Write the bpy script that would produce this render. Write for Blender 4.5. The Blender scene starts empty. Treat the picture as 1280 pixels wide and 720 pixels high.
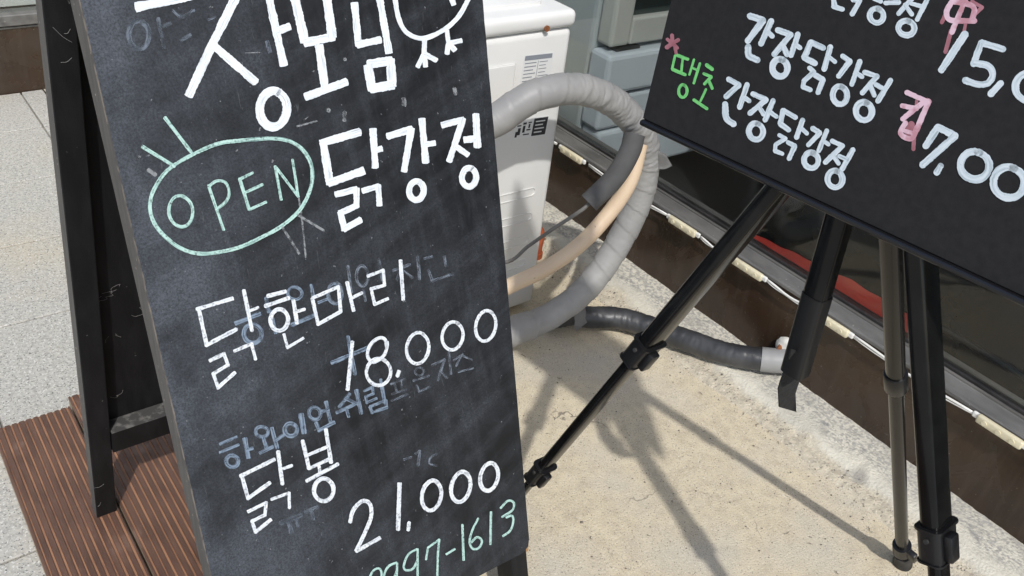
import bpy, bmesh, math, random
from mathutils import Vector, Matrix, noise
random.seed(7)
rad = math.radians
scn = bpy.context.scene
C = scn.collection

# ------------------------------------------------------------------ camera
# world axes: X along the chalkboard, Y towards the far shopfront, Z up, metres
RX = Vector((0.8007918678642024, -0.5892799227603334, 0.10715202748495803))   # image right
RY = Vector((-0.2591415527091452, -0.5021748214752794, -0.8250249113425391))  # image down
RZ = Vector((0.5399796663042554, 0.6329056970101049, -0.5548444274479993))    # view direction
CAM = Vector((0, 0, 1.3)); FPX = 1130.0
cd = bpy.data.cameras.new('camera'); cam = bpy.data.objects.new('camera', cd); C.objects.link(cam)
m = Matrix.Identity(4)
for i in range(3):
    m[i][0] = RX[i]; m[i][1] = -RY[i]; m[i][2] = -RZ[i]; m[i][3] = CAM[i]
cam.matrix_world = m
cd.sensor_width = 36; cd.lens = FPX / 1280 * 36; cd.clip_start = .02; cd.clip_end = 2000
scn.camera = cam
scn.render.resolution_x, scn.render.resolution_y = 1024, 576

# ------------------------------------------------------------------ light
SUND = Vector((.388, .742, -1)).normalized()
w = bpy.data.worlds.new('World'); scn.world = w; w.use_nodes = True
nt = w.node_tree; bg = nt.nodes['Background']; bg.inputs['Strength'].default_value = .15
sky = nt.nodes.new('ShaderNodeTexSky'); sky.sky_type = 'NISHITA'; sky.sun_disc = False; sky.dust_density = 1.5; sky.ozone_density = 1.0
sky.sun_elevation = math.asin(-SUND.z); sky.sun_rotation = math.atan2(-SUND.x, -SUND.y) % (2 * math.pi)
nt.links.new(sky.outputs[0], bg.inputs[0])
sl = bpy.data.lights.new('sun', 'SUN'); sl.energy = 2.6; sl.angle = rad(1.2); sl.color = (1, .975, .94)
so = bpy.data.objects.new('sun', sl); C.objects.link(so)
so.rotation_euler = SUND.to_track_quat('-Z', 'Y').to_euler(); so.location = (-3, -4, 6)
vs = scn.view_settings; vs.view_transform = 'Standard'; vs.look = 'None'; vs.exposure = 0.20; vs.gamma = 1; vs.use_curve_mapping = False

# ------------------------------------------------------------------ pixel rays (photo pixels -> points on known surfaces)
def ray(x, y): return RX * ((x - 640) / FPX) + RY * ((y - 360) / FPX) + RZ
def onz(x, y, z=0.0):
    d = ray(x, y); return CAM + d * ((z - CAM.z) / d.z)
def onx(x, y, X):
    d = ray(x, y); return CAM + d * ((X - CAM.x) / d.x)
def ony(x, y, Y):
    d = ray(x, y); return CAM + d * ((Y - CAM.y) / d.y)
def onpl(x, y, P, n):
    d = ray(x, y); return CAM + d * ((P - CAM).dot(n) / d.dot(n))

# ------------------------------------------------------------------ materials
MATS = {}
def mat(name, col=(.5, .5, .5), rough=.6, metal=0, spec=.5, col2=None, scale=8, detail=6, mix=(.35, .7), bump=0, bscale=60, bdist=.001,
        stretch=(1, 1, 1), alpha=None, speck=None, col3=None, scale3=2.0, mix3=(.45, .7), rough2=None, distort=0.0, crack=None):
    """col -> col2 by a noise, then col3 by a larger noise; speck = (colour, scale, threshold)"""
    if name in MATS: return MATS[name]
    M = bpy.data.materials.new(name); M.use_nodes = True; MATS[name] = M
    N = M.node_tree.nodes; Lk = M.node_tree.links.new; B = N['Principled BSDF']
    B.inputs['Base Color'].default_value = (*col, 1); B.inputs['Roughness'].default_value = rough
    B.inputs['Metallic'].default_value = metal; B.inputs['Specular IOR Level'].default_value = spec
    tc = N.new('ShaderNodeTexCoord'); mp = N.new('ShaderNodeMapping'); mp.inputs['Scale'].default_value = stretch
    Lk(tc.outputs['Object'], mp.inputs[0]); V = mp.outputs[0]
    def nz(sc, de=6, vec=None, d=0.0):
        n = N.new('ShaderNodeTexNoise'); n.inputs['Scale'].default_value = sc; n.inputs['Detail'].default_value = de
        n.inputs['Distortion'].default_value = d
        Lk(vec or V, n.inputs['Vector']); return n.outputs['Fac']
    def mr(s, a, b, lo=0, hi=1):
        r = N.new('ShaderNodeMapRange'); r.inputs[1].default_value = a; r.inputs[2].default_value = b
        r.inputs[3].default_value = lo; r.inputs[4].default_value = hi; Lk(s, r.inputs[0]); return r.outputs[0]
    def mx(f, a, b):
        k = N.new('ShaderNodeMix'); k.data_type = 'RGBA'; Lk(f, k.inputs[0])
        for s, v in ((6, a), (7, b)):
            if isinstance(v, tuple): k.inputs[s].default_value = (*v, 1)
            else: Lk(v, k.inputs[s])
        return k.outputs[2]
    cur = col
    if col2:
        f1 = mr(nz(scale, detail, d=distort), *mix); cur = mx(f1, cur, col2)
        if rough2 is not None: Lk(mr(f1, 0, 1, rough, rough2), B.inputs['Roughness'])
    if col3: cur = mx(mr(nz(scale3, 5, tc.outputs['Object']), *mix3), cur, col3)
    if speck:
        for sp in (speck if isinstance(speck, list) else [speck]):
            cur = mx(mr(nz(sp[1], 2, tc.outputs['Object']), sp[2], sp[2] + .04), cur, sp[0])
    if crack:       # hairline cracks in scattered places
        nv = N.new('ShaderNodeTexNoise'); nv.inputs['Scale'].default_value = 9; nv.inputs['Detail'].default_value = 6; Lk(tc.outputs['Object'], nv.inputs['Vector'])
        vm = N.new('ShaderNodeMix'); vm.data_type = 'VECTOR'; vm.inputs[0].default_value = .12; Lk(tc.outputs['Object'], vm.inputs[4]); Lk(nv.outputs['Color'], vm.inputs[5])
        vo = N.new('ShaderNodeTexVoronoi'); vo.feature = 'DISTANCE_TO_EDGE'; vo.inputs['Scale'].default_value = crack[0]; Lk(vm.outputs[1], vo.inputs['Vector'])
        mm = N.new('ShaderNodeMath'); mm.operation = 'MULTIPLY'; Lk(mr(vo.outputs['Distance'], crack[1] * .4, crack[1], .8, 0), mm.inputs[0]); Lk(mr(nz(3.1, 4, tc.outputs['Object']), .52, .60), mm.inputs[1])
        cur = mx(mm.outputs[0], cur, (.13, .11, .09))
    if not isinstance(cur, tuple): Lk(cur, B.inputs['Base Color'])
    if bump:
        b = N.new('ShaderNodeBump'); b.inputs['Strength'].default_value = bump; b.inputs['Distance'].default_value = bdist
        Lk(nz(bscale, 6), b.inputs['Height']); Lk(b.outputs[0], B.inputs['Normal'])
    if alpha:   # (scale, lo, hi, min, max): worn print lets what is beneath show
        Lk(mr(nz(alpha[0], 5, tc.outputs['Object']), alpha[1], alpha[2], alpha[3], alpha[4]), B.inputs['Alpha'])
    M['nodes_ready'] = 1
    return M

def glass_mat(name, tint, refl=1.0):
    M = bpy.data.materials.new(name); M.use_nodes = True; N = M.node_tree.nodes; Lk = M.node_tree.links.new
    N.remove(N['Principled BSDF']); out = N['Material Output']
    tr = N.new('ShaderNodeBsdfTransparent'); tr.inputs[0].default_value = (*tint, 1)
    gl = N.new('ShaderNodeBsdfGlossy'); gl.inputs['Roughness'].default_value = .01
    gl.inputs[0].default_value = (refl, refl, refl, 1)
    fr = N.new('ShaderNodeFresnel'); ge = N.new('ShaderNodeNewGeometry')      # same pane from both of its faces
    io = N.new('ShaderNodeMapRange'); io.inputs[3].default_value = 1.5; io.inputs[4].default_value = 1 / 1.5
    Lk(ge.outputs['Backfacing'], io.inputs[0]); Lk(io.outputs[0], fr.inputs[0])
    mx = N.new('ShaderNodeMixShader'); Lk(fr.outputs[0], mx.inputs[0]); Lk(tr.outputs[0], mx.inputs[1]); Lk(gl.outputs[0], mx.inputs[2])
    Lk(mx.outputs[0], out.inputs[0]); return M

# ------------------------------------------------------------------ objects
def thing(name, label, cat, loc=(0, 0, 0), group=None):
    o = bpy.data.objects.new(name, None); C.objects.link(o); o.location = loc; o.empty_display_size = .05
    o['label'] = label; o['category'] = cat
    if group: o['group'] = group
    return o
def base_of(o):
    v = Vector((0, 0, 0))
    while o: v += o.location; o = o.parent
    return v
def obj(name, bm, M, parent=None, smooth=False, label=None, kind=None, cat=None):
    """bm is in world coordinates; becomes one mesh object"""
    me = bpy.data.meshes.new(name)
    if parent is not None:
        b = base_of(parent); bmesh.ops.translate(bm, verts=bm.verts, vec=-b)
    bmesh.ops.recalc_face_normals(bm, faces=bm.faces)
    bm.to_mesh(me); bm.free()
    for k in (M if isinstance(M, (list, tuple)) else [M]): me.materials.append(k)
    if smooth:
        for p in me.polygons: p.use_smooth = True
    o = bpy.data.objects.new(name, me); C.objects.link(o)
    if parent is not None: o.parent = parent
    if label: o['label'] = label
    if kind: o['kind'] = kind
    if cat: o['category'] = cat
    return o
def smooth_by_angle(o, ang=35):
    me = o.data
    for p in me.polygons: p.use_smooth = True
    me.set_sharp_from_angle(angle=rad(ang)); return o

def BM(): return bmesh.new()
def frame_box(bm, o, u, v, n, a, b, c, bev=0, seg=1, mi=0):
    """box spanning a=(a0,a1) along u, b along v, c along n from origin o"""
    t = BM(); vs_ = []
    for k in c:
        for j in b:
            for i in a: vs_.append(t.verts.new(o + u * i + v * j + n * k))
    for f in ((0, 1, 3, 2), (4, 6, 7, 5), (0, 4, 5, 1), (2, 3, 7, 6), (0, 2, 6, 4), (1, 5, 7, 3)): t.faces.new([vs_[q] for q in f])
    if bev: bmesh.ops.bevel(t, geom=list(t.edges), offset=bev, segments=seg, affect='EDGES', profile=.5)
    bmesh.ops.recalc_face_normals(t, faces=t.faces)
    for f in t.faces: f.material_index = mi
    merge(bm, t)
def merge(bm, t):
    me = bpy.data.meshes.new('tmp'); t.to_mesh(me); t.free(); bm.from_mesh(me); bpy.data.meshes.remove(me)
EX, EY, EZ, O0 = Vector((1, 0, 0)), Vector((0, 1, 0)), Vector((0, 0, 1)), Vector((0, 0, 0))
def box(bm, x, y, z, bev=0, seg=1, mi=0): frame_box(bm, O0, EX, EY, EZ, x, y, z, bev, seg, mi)
def jit(bm, amp, sc=30, seed=0):
    for v in bm.verts:
        p = v.co * sc + Vector((seed, seed * 2.3, 0)); v.co += noise.noise_vector(p) * amp
def catmull(P, n=8):
    P = [Vector(p) for p in P]; out = []
    Q = [P[0] * 2 - P[1]] + P + [P[-1] * 2 - P[-2]]
    for i in range(1, len(Q) - 2):
        a, b, c, d = Q[i - 1:i + 3]
        for k in range(n):
            t = k / n
            out.append(.5 * ((2 * b) + (c - a) * t + (2 * a - 5 * b + 4 * c - d) * t * t + (3 * b - a - 3 * c + d) * t ** 3))
    out.append(P[-1]); return out
def resample(P, step):
    out = [P[0].copy()]; acc = 0
    for a, b in zip(P, P[1:]):
        L = (b - a).length
        if L < 1e-9: continue
        d = step - acc
        while d <= L: out.append(a + (b - a) * (d / L)); d += step
        acc = (acc + L) % step
    if (out[-1] - P[-1]).length > step * .3: out.append(P[-1].copy())
    return out
def tube(bm, P, r, seg=12, cap=True, prof=None, mi=0):
    """sweep; r number or function(s, angle); prof = list of (x,y) for a fixed profile"""
    P = [Vector(p) for p in P]; rings = []
    t = (P[1] - P[0]).normalized(); ref = EZ if abs(t.z) < .9 else EX
    nrm = (ref - t * ref.dot(t)).normalized(); s = 0
    for i, p in enumerate(P):
        tt = (P[min(i + 1, len(P) - 1)] - P[max(i - 1, 0)]).normalized()
        nrm = (nrm - tt * nrm.dot(tt)).normalized(); bn = tt.cross(nrm)
        if i: s += (p - P[i - 1]).length
        ring = []
        for k in range(seg):
            a = 2 * math.pi * k / seg
            rr = r(s, a) if callable(r) else r
            ring.append(bm.verts.new(p + nrm * math.cos(a) * rr + bn * math.sin(a) * rr))
        rings.append(ring)
    for A, B in zip(rings, rings[1:]):
        for k in range(seg): bm.faces.new((A[k], A[(k + 1) % seg], B[(k + 1) % seg], B[k])).material_index = mi
    if cap:
        bm.faces.new(rings[0]).material_index = mi; bm.faces.new(rings[-1][::-1]).material_index = mi
def bar(bm, A, B, wide, a, b, bev=.004, seg=3):
    """rounded rectangular bar from A to B; size a along 'wide', b across"""
    A, B = Vector(A), Vector(B); l = (B - A); L = l.length; l.normalize()
    u = (wide - l * wide.dot(l)).normalized(); v = l.cross(u)
    pts = []
    for cx, cy, a0 in ((a / 2 - bev, b / 2 - bev, 0), (-a / 2 + bev, b / 2 - bev, 90), (-a / 2 + bev, -b / 2 + bev, 180), (a / 2 - bev, -b / 2 + bev, 270)):
        for k in range(seg + 1):
            q = rad(a0 + 90 * k / seg); pts.append((cx + bev * math.cos(q), cy + bev * math.sin(q)))
    R0 = [bm.verts.new(A + u * x + v * y) for x, y in pts]; R1 = [bm.verts.new(B + u * x + v * y) for x, y in pts]
    n = len(pts)
    for k in range(n): bm.faces.new((R0[k], R0[(k + 1) % n], R1[(k + 1) % n], R1[k]))
    bm.faces.new(R0[::-1]); bm.faces.new(R1)

# ================================================================== materials used
M_granite = mat('granite', (.47, .455, .405), .8, col2=(.325, .315, .285), scale=120, detail=8, mix=(.42, .68), bump=.4, bscale=320, bdist=.002,
                speck=[((.62, .61, .57), 230, .60), ((.13, .13, .125), 260, .625), ((.22, .22, .21), 150, .66)], col3=(.49, .43, .32), scale3=2.6, mix3=(.5, .8))
M_conc = mat('sandy_concrete', (.61, .53, .38), .9, crack=(2.3, .0045), col2=(.48, .41, .295), scale=38, detail=10, mix=(.4, .75), bump=.6, bscale=260, bdist=.003,
             speck=[((.68, .62, .50), 420, .60), ((.30, .26, .20), 380, .62), ((.17, .15, .12), 210, .68)], col3=(.52, .48, .395), scale3=4.5, mix3=(.48, .72))
def fillet_mat():
    """two pours of cement: gravelly towards the apron, pale trowelled and scuffed at the wall"""
    M = bpy.data.materials.new('cement_fillet'); M.use_nodes = True; N = M.node_tree.nodes; Lk = M.node_tree.links.new; B = N['Principled BSDF']
    B.inputs['Roughness'].default_value = .9
    tc = N.new('ShaderNodeTexCoord'); P = tc.outputs['Object']; sp = N.new('ShaderNodeSeparateXYZ'); Lk(P, sp.inputs[0])
    def nz(sc, de=6, st=(1, 1, 1)):
        mp = N.new('ShaderNodeMapping'); mp.inputs['Scale'].default_value = st; Lk(P, mp.inputs[0])
        n = N.new('ShaderNodeTexNoise'); n.inputs['Scale'].default_value = sc; n.inputs['Detail'].default_value = de; Lk(mp.outputs[0], n.inputs['Vector']); return n.outputs['Fac']
    def mr(sk, a, b, lo=0, hi=1):
        r = N.new('ShaderNodeMapRange'); r.inputs[1].default_value = a; r.inputs[2].default_value = b; r.inputs[3].default_value = lo; r.inputs[4].default_value = hi; Lk(sk, r.inputs[0]); return r.outputs[0]
    def mx(f, a, b):
        k = N.new('ShaderNodeMix'); k.data_type = 'RGBA'; Lk(f, k.inputs[0])
        for q, v in ((6, a), (7, b)):
            if isinstance(v, tuple): k.inputs[q].default_value = (*v, 1)
            else: Lk(v, k.inputs[q])
        return k.outputs[2]
    def add(a, b):
        k = N.new('ShaderNodeMath'); Lk(a, k.inputs[0]); Lk(b, k.inputs[1]); return k.outputs[0]
    grav = mx(mr(nz(60, 8), .4, .7), (.55, .49, .375), (.40, .355, .28)); grav = mx(mr(nz(170, 2), .62, .68), grav, (.24, .215, .18)); grav = mx(mr(nz(150, 3), .60, .68), grav, (.64, .59, .48))
    pale = mx(mr(nz(14, 8, (1, .5, 1)), .42, .66), (.60, .57, .475), (.50, .475, .40))
    scuff = mx(mr(nz(150, 14, (1.1, .8, 1)), .46, .58), pale, (.36, .345, .31)); scuff = mx(mr(nz(34, 14, (1.3, .7, 1)), .56, .72), scuff, (.24, .235, .22))
    grey = mr(add(sp.outputs[0], mr(nz(9, 6), 0, 1, -.05, .05)), 1.515, 1.54)
    pale = mx(grey, pale, scuff)
    edge = mr(add(sp.outputs[0], mr(nz(13, 8), 0, 1, -.035, .035)), 1.478, 1.496)
    col = mx(edge, grav, pale); col = mx(mr(nz(11, 8), .60, .72), col, (.33, .31, .27)); Lk(col, B.inputs['Base Color'])
    b = N.new('ShaderNodeBump'); b.inputs['Strength'].default_value = .8; b.inputs['Distance'].default_value = .004; Lk(nz(190, 8), b.inputs['Height']); Lk(b.outputs[0], B.inputs['Normal'])
    return M
M_fillet = fillet_mat()
M_grey_ground = mat('far_paving', (.42, .41, .38), .9, col2=(.33, .32, .30), scale=3)
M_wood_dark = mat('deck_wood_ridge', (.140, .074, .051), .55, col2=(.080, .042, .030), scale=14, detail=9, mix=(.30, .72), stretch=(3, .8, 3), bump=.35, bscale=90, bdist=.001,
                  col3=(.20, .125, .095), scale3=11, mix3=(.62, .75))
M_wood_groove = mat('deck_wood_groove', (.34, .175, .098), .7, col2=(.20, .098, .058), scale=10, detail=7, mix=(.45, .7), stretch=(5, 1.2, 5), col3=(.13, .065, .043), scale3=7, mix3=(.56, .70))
M_wood_end = mat('deck_wood_end', (.42, .33, .22), .8, col2=(.26, .19, .12), scale=30)
def panel_mat():
    M = bpy.data.materials.new('brown_laminate'); M.use_nodes = True; N = M.node_tree.nodes; Lk = M.node_tree.links.new; B = N['Principled BSDF']
    tc = N.new('ShaderNodeTexCoord'); P = tc.outputs['Object']
    def nz(sc, de=6, st=(1, 1, 1), d=0):
        mp = N.new('ShaderNodeMapping'); mp.inputs['Scale'].default_value = st; Lk(P, mp.inputs[0])
        n = N.new('ShaderNodeTexNoise'); n.inputs['Scale'].default_value = sc; n.inputs['Detail'].default_value = de; n.inputs['Distortion'].default_value = d; n.inputs['Roughness'].default_value = .6; Lk(mp.outputs[0], n.inputs['Vector']); return n.outputs['Fac']
    def mr(sk, a, b, c=0, d=1):
        r = N.new('ShaderNodeMapRange'); r.inputs[1].default_value = a; r.inputs[2].default_value = b; r.inputs[3].default_value = c; r.inputs[4].default_value = d; Lk(sk, r.inputs[0]); return r.outputs[0]
    def mx(f, a, b):
        k = N.new('ShaderNodeMix'); k.data_type = 'RGBA'; Lk(f, k.inputs[0])
        for q, v in ((6, a), (7, b)):
            if isinstance(v, tuple): k.inputs[q].default_value = (*v, 1)
            else: Lk(v, k.inputs[q])
        return k.outputs[2]
    col = mx(mr(nz(5, 8), .35, .7), (.046, .026, .015), (.024, .0145, .009))
    drip = mr(nz(26, 8, (1, 1, .12), .3), .52, .72); blotch = mr(nz(8, 9, d=.6), .50, .70)
    col = mx(mr(drip, 0, 1, 0, .55), col, (.070, .052, .038)); col = mx(mr(blotch, 0, 1, 0, .5), col, (.060, .047, .036))
    col = mx(mr(nz(60, 3, (1, .5, 1.6), .8), .70, .74, 0, .6), col, (.17, .15, .125)); col = mx(mr(nz(170, 2), .70, .74, 0, .7), col, (.24, .215, .18))
    Lk(col, B.inputs['Base Color']); Lk(mr(blotch, 0, 1, .24, .55), B.inputs['Roughness'])
    b = N.new('ShaderNodeBump'); b.inputs['Strength'].default_value = .12; b.inputs['Distance'].default_value = .002; Lk(nz(22, 5), b.inputs['Height']); Lk(b.outputs[0], B.inputs['Normal'])
    return M
M_brown = panel_mat()
M_alu = mat('weathered_aluminium', (.17, .165, .155), .55, metal=.2, col2=(.095, .092, .088), scale=9, detail=8, mix=(.4, .7), stretch=(4, 1, 4), speck=((.28, .27, .25), 140, .72))
M_gasket = mat('black_gasket', (.016, .015, .015), .45, col2=(.035, .033, .032), scale=30)
M_red = mat('red_film', (.44, .036, .020), .4, col2=(.24, .02, .014), scale=9, mix=(.3, .7))
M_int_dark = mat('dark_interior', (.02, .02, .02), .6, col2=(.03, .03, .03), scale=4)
M_black_gloss = mat('black_gloss_cabinet', (.010, .011, .011), .18, col2=(.018, .019, .018), scale=3)
M_plaster = mat('shop_wall', (.55, .53, .48), .8, col2=(.5, .48, .44), scale=5)
M_bright_back = mat('bright_backing', (.66, .64, .55), .7, col2=(.50, .52, .50), scale=9, mix=(.35, .7), stretch=(1, 1, .4))  # brightness of the far window put into a pale colour
M_glass = glass_mat('window_glass', (.93, .945, .94), .75)
M_fr_glass = glass_mat('fridge_glass', (.55, .60, .60))
def chalk_mat():
    M = bpy.data.materials.new('chalkboard_paint'); M.use_nodes = True; N = M.node_tree.nodes; Lk = M.node_tree.links.new; B = N['Principled BSDF']
    B.inputs['Specular IOR Level'].default_value = .3
    tc = N.new('ShaderNodeTexCoord'); P = tc.outputs['Object']; sp = N.new('ShaderNodeSeparateXYZ'); Lk(P, sp.inputs[0])
    def nz(sc, de=6, st=(1, 1, 1), d=0, rough=.55):
        mp = N.new('ShaderNodeMapping'); mp.inputs['Scale'].default_value = st; Lk(P, mp.inputs[0])
        n = N.new('ShaderNodeTexNoise'); n.inputs['Scale'].default_value = sc; n.inputs['Detail'].default_value = de; n.inputs['Distortion'].default_value = d; n.inputs['Roughness'].default_value = rough
        Lk(mp.outputs[0], n.inputs['Vector']); return n.outputs['Fac']
    def mr(sk, a, b, lo=0, hi=1):
        r = N.new('ShaderNodeMapRange'); r.inputs[1].default_value = a; r.inputs[2].default_value = b; r.inputs[3].default_value = lo; r.inputs[4].default_value = hi; Lk(sk, r.inputs[0]); return r.outputs[0]
    def op(o_, a, b):
        k = N.new('ShaderNodeMath'); k.operation = o_
        for q, v in ((0, a), (1, b)):
            if isinstance(v, (int, float)): k.inputs[q].default_value = v
            else: Lk(v, k.inputs[q])
        return k.outputs[0]
    def mx(f, a, b):
        k = N.new('ShaderNodeMix'); k.data_type = 'RGBA'; Lk(f, k.inputs[0])
        for q, v in ((6, a), (7, b)):
            if isinstance(v, tuple): k.inputs[q].default_value = (*v, 1)
            else: Lk(v, k.inputs[q])
        return k.outputs[2]
    def rz(sc, de, st, ang, d=.3):
        mp = N.new('ShaderNodeMapping'); mp.inputs['Scale'].default_value = st; mp0 = N.new('ShaderNodeMapping'); mp0.inputs['Rotation'].default_value = (0, rad(ang), 0); Lk(P, mp0.inputs[0]); Lk(mp0.outputs[0], mp.inputs[0])
        n = N.new('ShaderNodeTexNoise'); n.inputs['Scale'].default_value = sc; n.inputs['Detail'].default_value = de; n.inputs['Distortion'].default_value = d; n.inputs['Roughness'].default_value = .65; Lk(mp.outputs[0], n.inputs['Vector']); return n.outputs['Fac']
    blot = mr(nz(5.5, 9, d=.5, rough=.62), .42, .66)                      # wiped chalk dust in clouds
    wipe = op('ADD', mr(rz(16, 9, (.35, 1, 2.2), 24), .44, .70, 0, .7), mr(rz(20, 9, (2.4, 1, .3), 6), .46, .70, 0, .6))                 # wiping streaks both ways
    grain = mr(nz(420, 4, rough=.75), .35, .68, .35, 1.35)
    left = mr(op('ADD', sp.outputs[0], mr(nz(7, 5), 0, 1, -.08, .08)), -.24, -.02, 1, .0)   # dust gathers along the left edge
    dust = op('ADD', op('MULTIPLY', blot, .26), op('MULTIPLY', wipe, .33)); dust = op('ADD', dust, op('MULTIPLY', op('MULTIPLY', left, mr(nz(10, 8), .3, .65)), .75))
    dust = op('MINIMUM', op('MULTIPLY', dust, grain), 1.0)
    col = mx(dust, (.0080, .0087, .0098), (.088, .099, .116))
    scr = mr(nz(30, 2, (9, 1.2, 1.2), 1.2), .72, .735, 0, .35); col = mx(scr, col, (.13, .135, .14))
    sk = mr(nz(170, 2), .73, .77, 0, .7); col = mx(sk, col, (.22, .23, .24)); Lk(col, B.inputs['Base Color'])
    Lk(mr(dust, 0, 1, .55, .85), B.inputs['Roughness'])
    b = N.new('ShaderNodeBump'); b.inputs['Strength'].default_value = .12; b.inputs['Distance'].default_value = .0006; Lk(nz(180, 4), b.inputs['Height']); Lk(b.outputs[0], B.inputs['Normal'])
    return M
M_chalk = chalk_mat()
M_frame_edge = mat('worn_frame_side', (.115, .105, .092), .8, col2=(.07, .065, .058), scale=30, detail=8, mix=(.3, .75), stretch=(4, 4, .6), bump=.3, bscale=120, speck=((.30, .26, .21), 120, .70))
M_frame_blk = mat('black_stained_wood', (.006, .006, .0066), .6, spec=.3, col2=(.012, .012, .013), scale=16, detail=8, mix=(.4, .75), stretch=(4, 4, .7), bump=.25, bscale=130, speck=((.11, .11, .105), 130, .74))
M_dusty = mat('dusty_black_wood', (.055, .054, .052), .85, col2=(.16, .155, .145), scale=75, detail=8, mix=(.5, .66), bump=.3, bscale=150)
M_raw = mat('raw_plywood', (.42, .235, .10), .85, col2=(.22, .13, .07), scale=60, mix=(.4, .7))
M_chip = mat('chipped_edge', (.24, .20, .155), .9, col2=(.09, .08, .07), scale=70, mix=(.4, .6))
def marker(name, col, col2, amin, lo, hi, across=6.0, along=.35, grain=(320, .30, .46, .6), rough=.6):
    M = bpy.data.materials.new(name); M.use_nodes = True; N = M.node_tree.nodes; Lk = M.node_tree.links.new; B = N['Principled BSDF']; B.inputs['Roughness'].default_value = rough
    B.inputs['Specular IOR Level'].default_value = .25
    tc = N.new('ShaderNodeTexCoord'); mp = N.new('ShaderNodeMapping'); mp.inputs['Scale'].default_value = (along, across, 1); Lk(tc.outputs['UV'], mp.inputs[0])
    def nz(v, sc, de):
        n = N.new('ShaderNodeTexNoise'); n.inputs['Scale'].default_value = sc; n.inputs['Detail'].default_value = de; Lk(v, n.inputs['Vector']); return n.outputs['Fac']
    def mr(sk, a, b, c, d):
        r = N.new('ShaderNodeMapRange'); r.inputs[1].default_value = a; r.inputs[2].default_value = b; r.inputs[3].default_value = c; r.inputs[4].default_value = d; Lk(sk, r.inputs[0]); return r.outputs[0]
    st = nz(mp.outputs[0], 1.0, 4); k = N.new('ShaderNodeMix'); k.data_type = 'RGBA'; k.inputs[6].default_value = (*col2, 1); k.inputs[7].default_value = (*col, 1); Lk(mr(st, .35, .6, 0, 1), k.inputs[0]); Lk(k.outputs[2], B.inputs['Base Color'])
    m_ = N.new('ShaderNodeMath'); m_.operation = 'MULTIPLY'; Lk(mr(st, lo, hi, amin, 1), m_.inputs[0]); Lk(mr(nz(tc.outputs['Object'], grain[0], 3), grain[1], grain[2], grain[3], 1), m_.inputs[1]); Lk(m_.outputs[0], B.inputs['Alpha'])
    return M
M_white = marker('white_marker', (.76, .80, .82), (.63, .67, .70), .65, .25, .42, grain=(300, .24, .36, .75))
M_thin = marker('white_marker_thin', (.74, .77, .79), (.58, .62, .66), .6, .26, .42, across=3.5, along=.18, grain=(260, .30, .48, .4))
M_mint = marker('mint_chalk', (.46, .66, .59), (.33, .52, .48), .45, .30, .48, across=3, along=.15, grain=(300, .30, .50, .4))
M_greychalk = mat('grey_chalk', (.36, .38, .39), .8, alpha=(160, .35, .62, .05, .65))
M_fade = marker('faded_chalk', (.215, .275, .35), (.13, .17, .225), .45, .30, .52, across=3, along=.25, grain=(120, .30, .55, .4))
M_fade2 = marker('rubbed_out_chalk', (.19, .22, .26), (.12, .14, .17), .25, .32, .58, across=2, along=.3, grain=(90, .34, .62, .15))
M_ghost = marker('ghost_chalk', (.15, .175, .21), (.09, .11, .13), .3, .32, .58, across=2, along=.4, grain=(60, .34, .62, .2))
M_menu = mat('black_paper_board', (.016, .0155, .0162), .8, spec=.2, col2=(.022, .021, .0218), scale=120, mix=(.3, .7), bump=.25, bscale=420, bdist=.0006)
M_trim = mat('glossy_black_trim', (.008, .008, .009), .12, bump=.25, bscale=28, bdist=.002)
M_paint_w = marker('menu_paint_white', (.66, .72, .75), (.50, .58, .62), .72, .28, .42, across=3, along=.3, grain=(300, .24, .36, .8), rough=.5)
M_paint_g = marker('menu_paint_green', (.20, .62, .19), (.14, .46, .15), .75, .28, .42, across=3, along=.3, grain=(300, .24, .36, .8), rough=.5)
M_paint_p = mat('menu_paint_pink', (.72, .50, .57), .55, col2=(.50, .24, .28), scale=70, mix=(.48, .62))
M_paint_r = mat('menu_paint_rose', (.40, .17, .20), .6, col2=(.27, .09, .11), scale=80)
M_metal = mat('black_painted_metal', (.0040, .0040, .0040), .14, col2=(.008, .008, .0078), scale=30, bump=.04, bscale=200, spec=.32)
M_metal2 = mat('worn_bronze_black_metal', (.010, .009, .0078), .2, col2=(.008, .0075, .0068), scale=14, stretch=(3, 3, .5), metal=.1)
M_plast = mat('black_plastic', (.008, .008, .0085), .33, bump=.08, bscale=200)
M_rubber = mat('rubber', (.022, .021, .02), .7, col2=(.05, .047, .043), scale=60)
M_strap = mat('woven_strap', (.012, .012, .012), .9, bump=.6, bscale=500, bdist=.001, col2=(.025, .025, .025), scale=150)
M_ac = mat('ivory_steel', (.75, .75, .725), .42, col2=(.70, .695, .665), scale=5, mix=(.35, .75), col3=(.58, .56, .50), scale3=7, mix3=(.62, .85), bump=.03, bscale=60)
M_ac_top = mat('ivory_plastic', (.79, .79, .765), .45, col2=(.73, .73, .70), scale=6, mix=(.4, .75))
M_rust = mat('rusty_bolt', (.28, .10, .03), .8, col2=(.14, .05, .02), scale=200)
M_label = mat('label_paper', (.74, .75, .74), .5)
M_print = mat('label_print', (.24, .26, .29), .6)
M_print_d = mat('label_print_black', (.03, .032, .036), .5)
M_wrap = mat('grey_pipe_wrap', (.30, .297, .29), .5, col2=(.245, .242, .236), scale=14, detail=7, mix=(.35, .75), bump=.25, bscale=45, bdist=.002, col3=(.33, .325, .31), scale3=6)
M_foam = mat('grey_foam_sleeve', (.085, .085, .085), .85, col2=(.065, .065, .065), scale=25, bump=.2, bscale=300)
M_beige = mat('beige_drain_pipe', (.65, .51, .36), .5, col2=(.56, .42, .29), scale=10, mix=(.35, .75), speck=((.25, .16, .10), 70, .74))
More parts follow.
